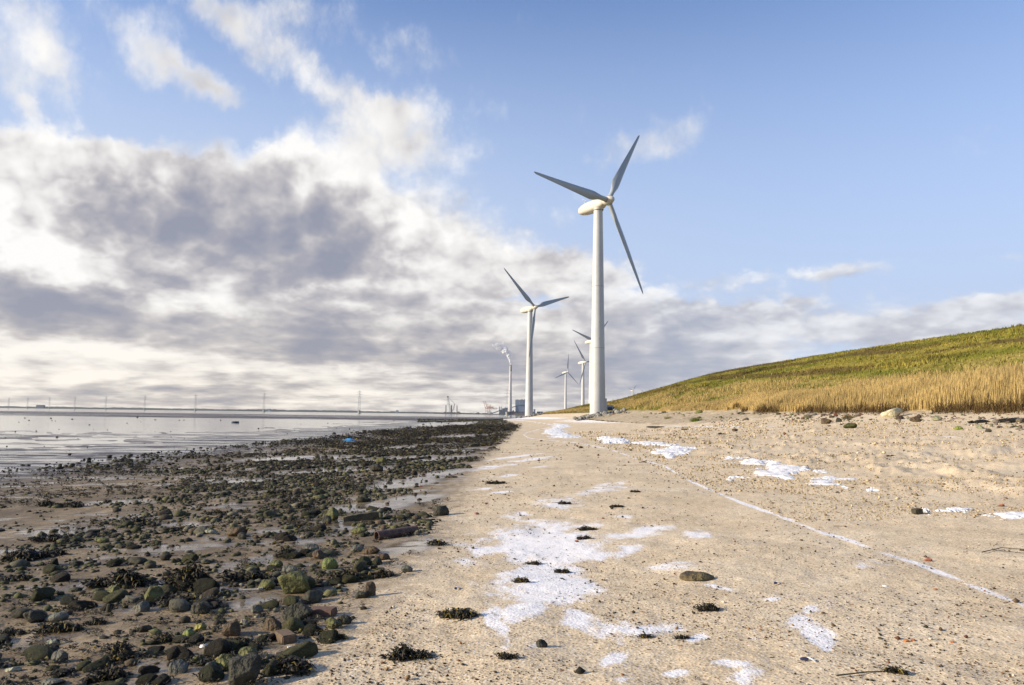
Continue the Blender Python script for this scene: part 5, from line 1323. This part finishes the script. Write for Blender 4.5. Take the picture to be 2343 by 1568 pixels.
# pipe: hollow tube
n = 28; ro, ri, L = .064, .054, .62; rings = []
prof = [(0, ro), (L, ro), (L, ri), (0, ri), (0, ro)]
rings = [[(yy, math.cos(2*math.pi*i/n)*r*(1+.03*math.sin(3*i)), math.sin(2*math.pi*i/n)*r) for i in range(n)] for yy, r in prof]
mbp = MB().loft(rings, cap=False)
pa = unproj(861, 1236); pb_ = unproj(920, 1222)
o = mbp.build('pipe', M_rust, None, True, (pa.x, pa.y, pa.z+.05)); o.rotation_euler = (0, -.03, math.atan2(.42, .46)); tag(o, 'rusty iron pipe with its open end towards the camera on the stones', 'pipe')
_b = MB().tube((0, 0, 0), (0, 0, .05), .055, .055, 20)
def brick_mesh(name, col):
    m, t, b = new_mat(name); g = t.new('ShaderNodeTexCoord').outputs['Object']; nn = t.noise(g, 30, 5, .7)
    t.l.new(t.ramp(nn, [(.3, tuple(c*.6 for c in col)), (.7, tuple(c*1.25 for c in col))]), b.inputs['Base Color']); b.inputs['Roughness'].default_value = .85
    t.l.new(t.bump(nn, .004), b.inputs['Normal'])
    import bmesh
    bm = bmesh.new(); bmesh.ops.create_cube(bm, size=1); bmesh.ops.scale(bm, vec=(.21, .10, .062), verts=bm.verts)
    bmesh.ops.bevel(bm, geom=bm.edges[:], offset=.007, segments=3, affect='EDGES'); bmesh.ops.subdivide_edges(bm, edges=bm.edges[:], cuts=1)
    for v in bm.verts: v.co += Vector((random.uniform(-1, 1), random.uniform(-1, 1), random.uniform(-1, 1)))*.0016
    me = bpy.data.meshes.new('brick'); bm.to_mesh(me); bm.free(); me.materials.append(m); return me
for px, py, rz, c, lb in ((647, 1470, -1.0, (.125, .085, .05), 'sharp edged brown brick lying at the edge of the sand'), (734, 1412, -.25, (.115, .065, .045), 'reddish brick half hidden beside the big dark rough boulder')):
    p = unproj(px, py); o = obj('brick', brick_mesh('brick_clay', c), None, (p.x, p.y+.05, gz(p.x, p.y+.05)+.028)); o.rotation_euler = (.05, -.04, rz); tag(o, lb, 'brick', 'two loose bricks')
def beam(L, w_, h_, seed, nseg=14):
    r_ = np.random.default_rng(seed); rings = []
    for k in range(nseg+1):
        f = k/nseg; e = 1-.25*(abs(f-.5)*2)**6
        rings.append([(L*(f-.5), a*w_/2*e*(1+r_.normal(0, .06)), c*h_/2*e*(1+r_.normal(0, .08))+h_/2+r_.normal(0, .01)*h_) for a, c in ((-1,-1),(0,-1.02),(1,-1),(1.03,0),(1,1),(0,1.06),(-1,1),(-1.03,0))])
    return MB().loft(rings)
place(beam(.62, .20, .17, 1), 'driftwood', M_wood, 1085, 1022, 'mossy square wooden block at the edge of the sand', 'driftwood', .75, -.02, ry=-.10)
place(beam(1.45, .30, .13, 2), 'driftwood', M_wood, 1499, 979, 'long dark flat board lying on the sand in the distance', 'driftwood', .1, -.01)
place(beam(.55, .13, .11, 3), 'driftwood', M_wood, 826, 1190, 'mossy log lying behind the rusty pipe', 'driftwood', .35, -.01, ry=-.12)
place(beam(.26, .07, .06, 4), 'driftwood', M_wood, 1478, 959, 'small dark wood scrap on the upper sand', 'driftwood', .2)
place(beam(.42, .28, .10, 5), 'driftwood', M_wood, 1565, 984, 'short dark board right of the long flat board', 'driftwood', .0)
# rotten stumps
for i, (px, py, h_, lb) in enumerate(((478, 1493, .055, 'right rotten wooden stub near the white shell'), (468, 1494, .045, 'left rotten wooden stub near the white shell'), (245, 1402, .07, 'dark upright wooden stub among the seaweed'))):
    mb = MB(); mb.tube((0, 0, -.02), (.008, 0, h_), .018, .010, 7); mb.tube((.02, 0, -.02), (.03, .01, h_*.7), .012, .006, 6)
    place(mb, 'wood_stub', M_wood, px, py, lb, 'stump', group='rotten wooden stubs')
M_shell = simple('white_shell', (.78, .77, .74), .35, .1, 20); M_orange2 = simple('orange_brown_stone', (.38, .15, .05), .7, .3, 30)
M_red = simple('red_brick_chip', (.30, .10, .05), .75, .3, 40); M_bone = simple('pale_bone', (.42, .38, .30), .6, .3, 30); M_blue2 = simple('blue_plastic_sheet', (.05, .30, .62), .3, .4, 8)
M_bluewhite = simple('mussel_shell', (.05, .05, .09), .25, .4, 60)
def dome(r, h, n=14, m=5, squash=.8):
    rings = []
    for k in range(m+1):
        f = k/m*math.pi/2; rings.append([(math.cos(2*math.pi*i/n)*r*math.cos(f)*(1+.05*math.cos(2*math.pi*i/n)), math.sin(2*math.pi*i/n)*r*squash*math.cos(f)+.001*k, math.sin(f)*h) for i in range(n)])
    return MB().loft(rings)
place(dome(.031, .022), 'shell', M_shell, 466, 1480, 'bright white domed shell among the stones', 'shell', smooth=True)
place(dome(.024, .010), 'shell', M_shell, 2024, 1341, 'white shell lying on the sand below the frosty tide line', 'shell', smooth=True)
place(dome(.016, .008), 'shell', M_shell, 741, 1363, 'small white shell on sand right of the large olive boulder', 'shell', smooth=True)
place(dome(.017, .007), 'shell', M_shell, 662, 1481, 'small white shell at the foot of the brown brick', 'shell', smooth=True)
def mussel(px, py, rz, lb):
    a = dome(.030, .010, 12, 4, .45).build('shell_half', M_bluewhite, None, True); p = unproj(px, py)
    root = empty('mussel_shell', p, rz); tag(root, lb, 'mussel shell', 'open mussel shells on the sand')
    a.parent = root; a.rotation_euler = (.5, 0, .5); a.location = (-.02, 0, .012)
    c = dome(.032, .012, 12, 4, .42).build('shell_half', M_shell, root, True); c.location = (.022, .012, .01); c.rotation_euler = (-.5, .3, -.3)
mussel(1778, 1337, .3, 'open mussel shell left of the twisted frost streak'); mussel(1847, 1514, -.4, 'open mussel shell below the bottom right frost patch')
mussel(1084, 1408, 1.0, 'pale mussel shell caught on the long seaweed strip'); mussel(1046, 1349, .8, 'blue mussel shell on the sand left of the frost patch')
def chip(px, py, wp, mat, lb, seed, cat='stone chip', name='stone_chip', hz=.5):
    p = unproj(px, py); k = p.y/FPX; r = wp*k/2; V, F = stone_template(3, seed, 2); V = V*[r, r*.7, r*hz]
    o = obj(name, np_mesh(name, V, F, [mat], False), None, (p.x, p.y, p.z+r*hz*.5)); tag(o, lb, cat, 'coloured chips on the sand')
chip(2124, 1284, 20, M_red, 'red brown brick chip near the tide line', 41, 'brick chip', 'brick_chip'); chip(2291, 1159, 18, M_red, 'red brick chip at the right edge of the upper sand', 42, 'brick chip', 'brick_chip')
chip(2072, 1468, 18, M_orange2, 'orange chip, left half of the pair at the bottom right', 43); chip(2088, 1466, 13, M_orange2, 'orange chip, right half of the pair at the bottom right', 44)
chip(2178, 1471, 13, M_orange2, 'single orange chip at the bottom right', 45); chip(2140, 1350, 12, M_orange2, 'pale orange chip below the tide line', 46)
chip(1555, 1478, 14, M_orange2, 'orange leaf shaped chip at the bottom of the sand', 47, hz=.12); chip(1319, 1240, 12, M_red, 'small red chip beside the seaweed tuft at the frost patch', 48, 'brick chip', 'brick_chip')
chip(1379, 1187, 9, M_red, 'tiny red chip on the sand above the frost patch', 49, 'brick chip', 'brick_chip'); chip(1090, 1177, 14, M_red, 'reddish chip right of the lone dark round boulder', 50, 'brick chip', 'brick_chip')
chip(2190, 1407, 12, M_pebble_dark if 'M_pebble_dark' in globals() else M_wood, 'black chip on the sand near the right edge', 51); chip(2014, 1462, 14, M_wood, 'dark flat chip left of the orange pair', 52)
chip(962, 1114, 10, M_red, 'red chip among the far dark stones', 53, 'brick chip', 'brick_chip'); chip(2337, 1260, 14, M_wood, 'dark brown chip at the right edge below the ice', 54)
# bone, stick, dark chunk
place(MB().tube((-.09, 0, .015), (.07, 0, .02), .011, .009, 8).tube((.06, 0, .02), (.10, .01, .024), .016, .013, 8).tube((-.11, 0, .014), (-.08, 0, .015), .017, .012, 8), 'bone', M_bone, 575, 1354, 'pale bone lying above a pool of white foam', 'bone', .15, smooth=True)
place(MB().tube((-.21, 0, .006), (0, .012, .010), .005, .004, 6).tube((0, .012, .010), (.20, 0, .008), .004, .0025, 6), 'stick', M_wood, 1986, 1543, 'thin brown stick at the bottom right', 'stick', .22)
place(MB().tube((-.05, 0, .006), (.09, .03, .006), .004, .002, 6), 'stick', M_wood, 1915, 1205, 'short twig beside the frosty tide line', 'stick', -.1)
place(MB().tube((-.3, 0, .01), (.1, .3, .012), .006, .004, 5).tube((.1, .3, .012), (.45, .15, .01), .004, .002, 5).tube((-.1, .15, .012), (.2, -.1, .01), .004, .002, 5), 'stick', M_wood, 2310, 1266, 'thin branching twigs on the sand at the right edge', 'stick', 0)
place(beam(.17, .09, .075, 8), 'driftwood', M_wood, 2098, 1176, 'dark wood chunk capped with ice', 'driftwood', .5)
crust([(2096, 1172), (2110, 1168), (2126, 1171), (2118, 1178), (2104, 1177)], .085, 'ice cap over the dark wood chunk', 915)
# blue plastic
def sheet():
    V = []; F = []; n = 14
    for j in range(6):
        for i in range(n):
            u = i/(n-1); v = j/5; e = math.sin(u*math.pi)**.6
            V.append((.95*(u-.5), .32*(v-.5)*e, .02+.15*e*math.sin(v*math.pi)*(.6+.8*vn(u*5, v*3, 9))))
    for j in range(5):
        for i in range(n-1): F.append((j*n+i, j*n+i+1, (j+1)*n+i+1, (j+1)*n+i))
    return MB().addv(V, F)
o = place(sheet(), 'plastic_sheet', M_blue2, 798, 1009, 'crumpled bright blue plastic sheet on the far stones', 'plastic sheet', .05); md = o.modifiers.new('s', 'SOLIDIFY'); md.thickness = .006
# things out on the flats
mb = MB(); mb.loft([ring(0, 0, z, r*1.6, r, 20, 2, 'z') for z, r in ((0, .36), (.08, .42), (.22, .42), (.30, .38), (.30, .26), (.12, .22))])
place(mb, 'tyre', M_dark, 538, 968, 'dark tyre lying in the shallow water', 'tyre', .2, smooth=True)
for px, py, wp, lb in ((129, 1001, 6, 'small dark lump left on the rippled flats'), (204, 973, 4, 'tiny dark lump in the bright shallow water'), (764, 993, 9, 'low dark lump on the flats right of the middle'), (832, 988, 10, 'dark humped lump farther right on the flats'),
                      (157, 1041, 9, 'small dark lump near the left edge of the flats'), (247, 1048, 16, 'seaweed covered lump on the flats'), (116, 958, 5, 'tiny dark post like lump before the mud bank')):
    hero(px, py, wp, wp*.5, DK, lb, 60+px, 1, 'flats_lump', 'lump', 'dark lumps on the mudflat', 3)
# grass clump on the upper sand
def clump(px, py, wp, hp, n, lb, col):
    p = unproj(px, py); k = p.y/FPX; w_ = wp*k; base = np.zeros((n, 3)); base[:, :2] = rng.normal(0, w_*.22, (n, 2))
    h = rng.uniform(.5, 1.1, n)*hp*k; me = blades_mesh('leaves', base, h, rng.uniform(.02, .05, n), h*.9, np.array(col)*rng.uniform(.6, 1.4, (n, 1)), M_grass)
    o = obj('grass_clump', me, None, p); tag(o, lb, 'grass clump', 'grass clumps on the upper beach')
clump(1592, 965, 24, 10, 320, 'green grass clump on gravel below the dyke', (.14, .17, .03)); clump(1529, 961, 18, 8, 220, 'small olive grass clump right of the nearest tower', (.17, .16, .04))
clump(1940, 958, 24, 8, 240, 'low brown weed clump left of the cream white boulder', (.2, .15, .06)); clump(1478, 958, 16, 6, 160, 'little grass clump at the end of the white frost strip', (.17, .15, .05))
# gull
g = empty('gull', at(765, 925, 420), .6); tag(g, 'tiny bird flying over the sea left of the harbour', 'bird')
M_bird = simple('gull_feathers', (.12, .10, .09), .8)
obj('body', MB().loft([ring(0, y_, 0, r_, r_*.9, 8) for y_, r_ in ((-.28, .02), (-.2, .06), (0, .09), (.2, .06), (.34, .01))]).mesh('body', M_bird, True), g)
for s in (-1, 1): obj('wing', MB().addv([(0, -.1, .03), (0, .1, .03), (s*.3, .08, .22), (s*.3, -.08, .22), (s*.62, .02, .12), (0, -.1, .0), (0, .1, .0), (s*.3, .08, .19), (s*.3, -.08, .19), (s*.62, .02, .11)], [(0, 1, 2, 3), (3, 2, 4), (5, 8, 7, 6), (8, 9, 7), (0, 3, 8, 5), (1, 6, 7, 2), (3, 4, 9, 8), (2, 7, 9, 4)]).mesh('wing', M_bird), g)

# ------------------------------------------------------------------ haze
def haze():
    m = bpy.data.materials.new('haze_air'); m.use_nodes = True; t = NT(m.node_tree); t.n.remove(t.n['Principled BSDF'])
    pv = t.new('ShaderNodeVolumePrincipled'); pv.inputs['Color'].default_value = (.86, .90, .96, 1); pv.inputs['Density'].default_value = HAZE; pv.inputs['Anisotropy'].default_value = .15
    t.l.new(pv.outputs[0], t.n['Material Output'].inputs['Volume'])
    o = MB().box(-5200, 5200, -600, 5900, -6, 345).build('haze', m); tag(o, 'thin pale sea haze between the beach and the far shore', 'haze', kind='stuff')
HAZE = .000030
haze()
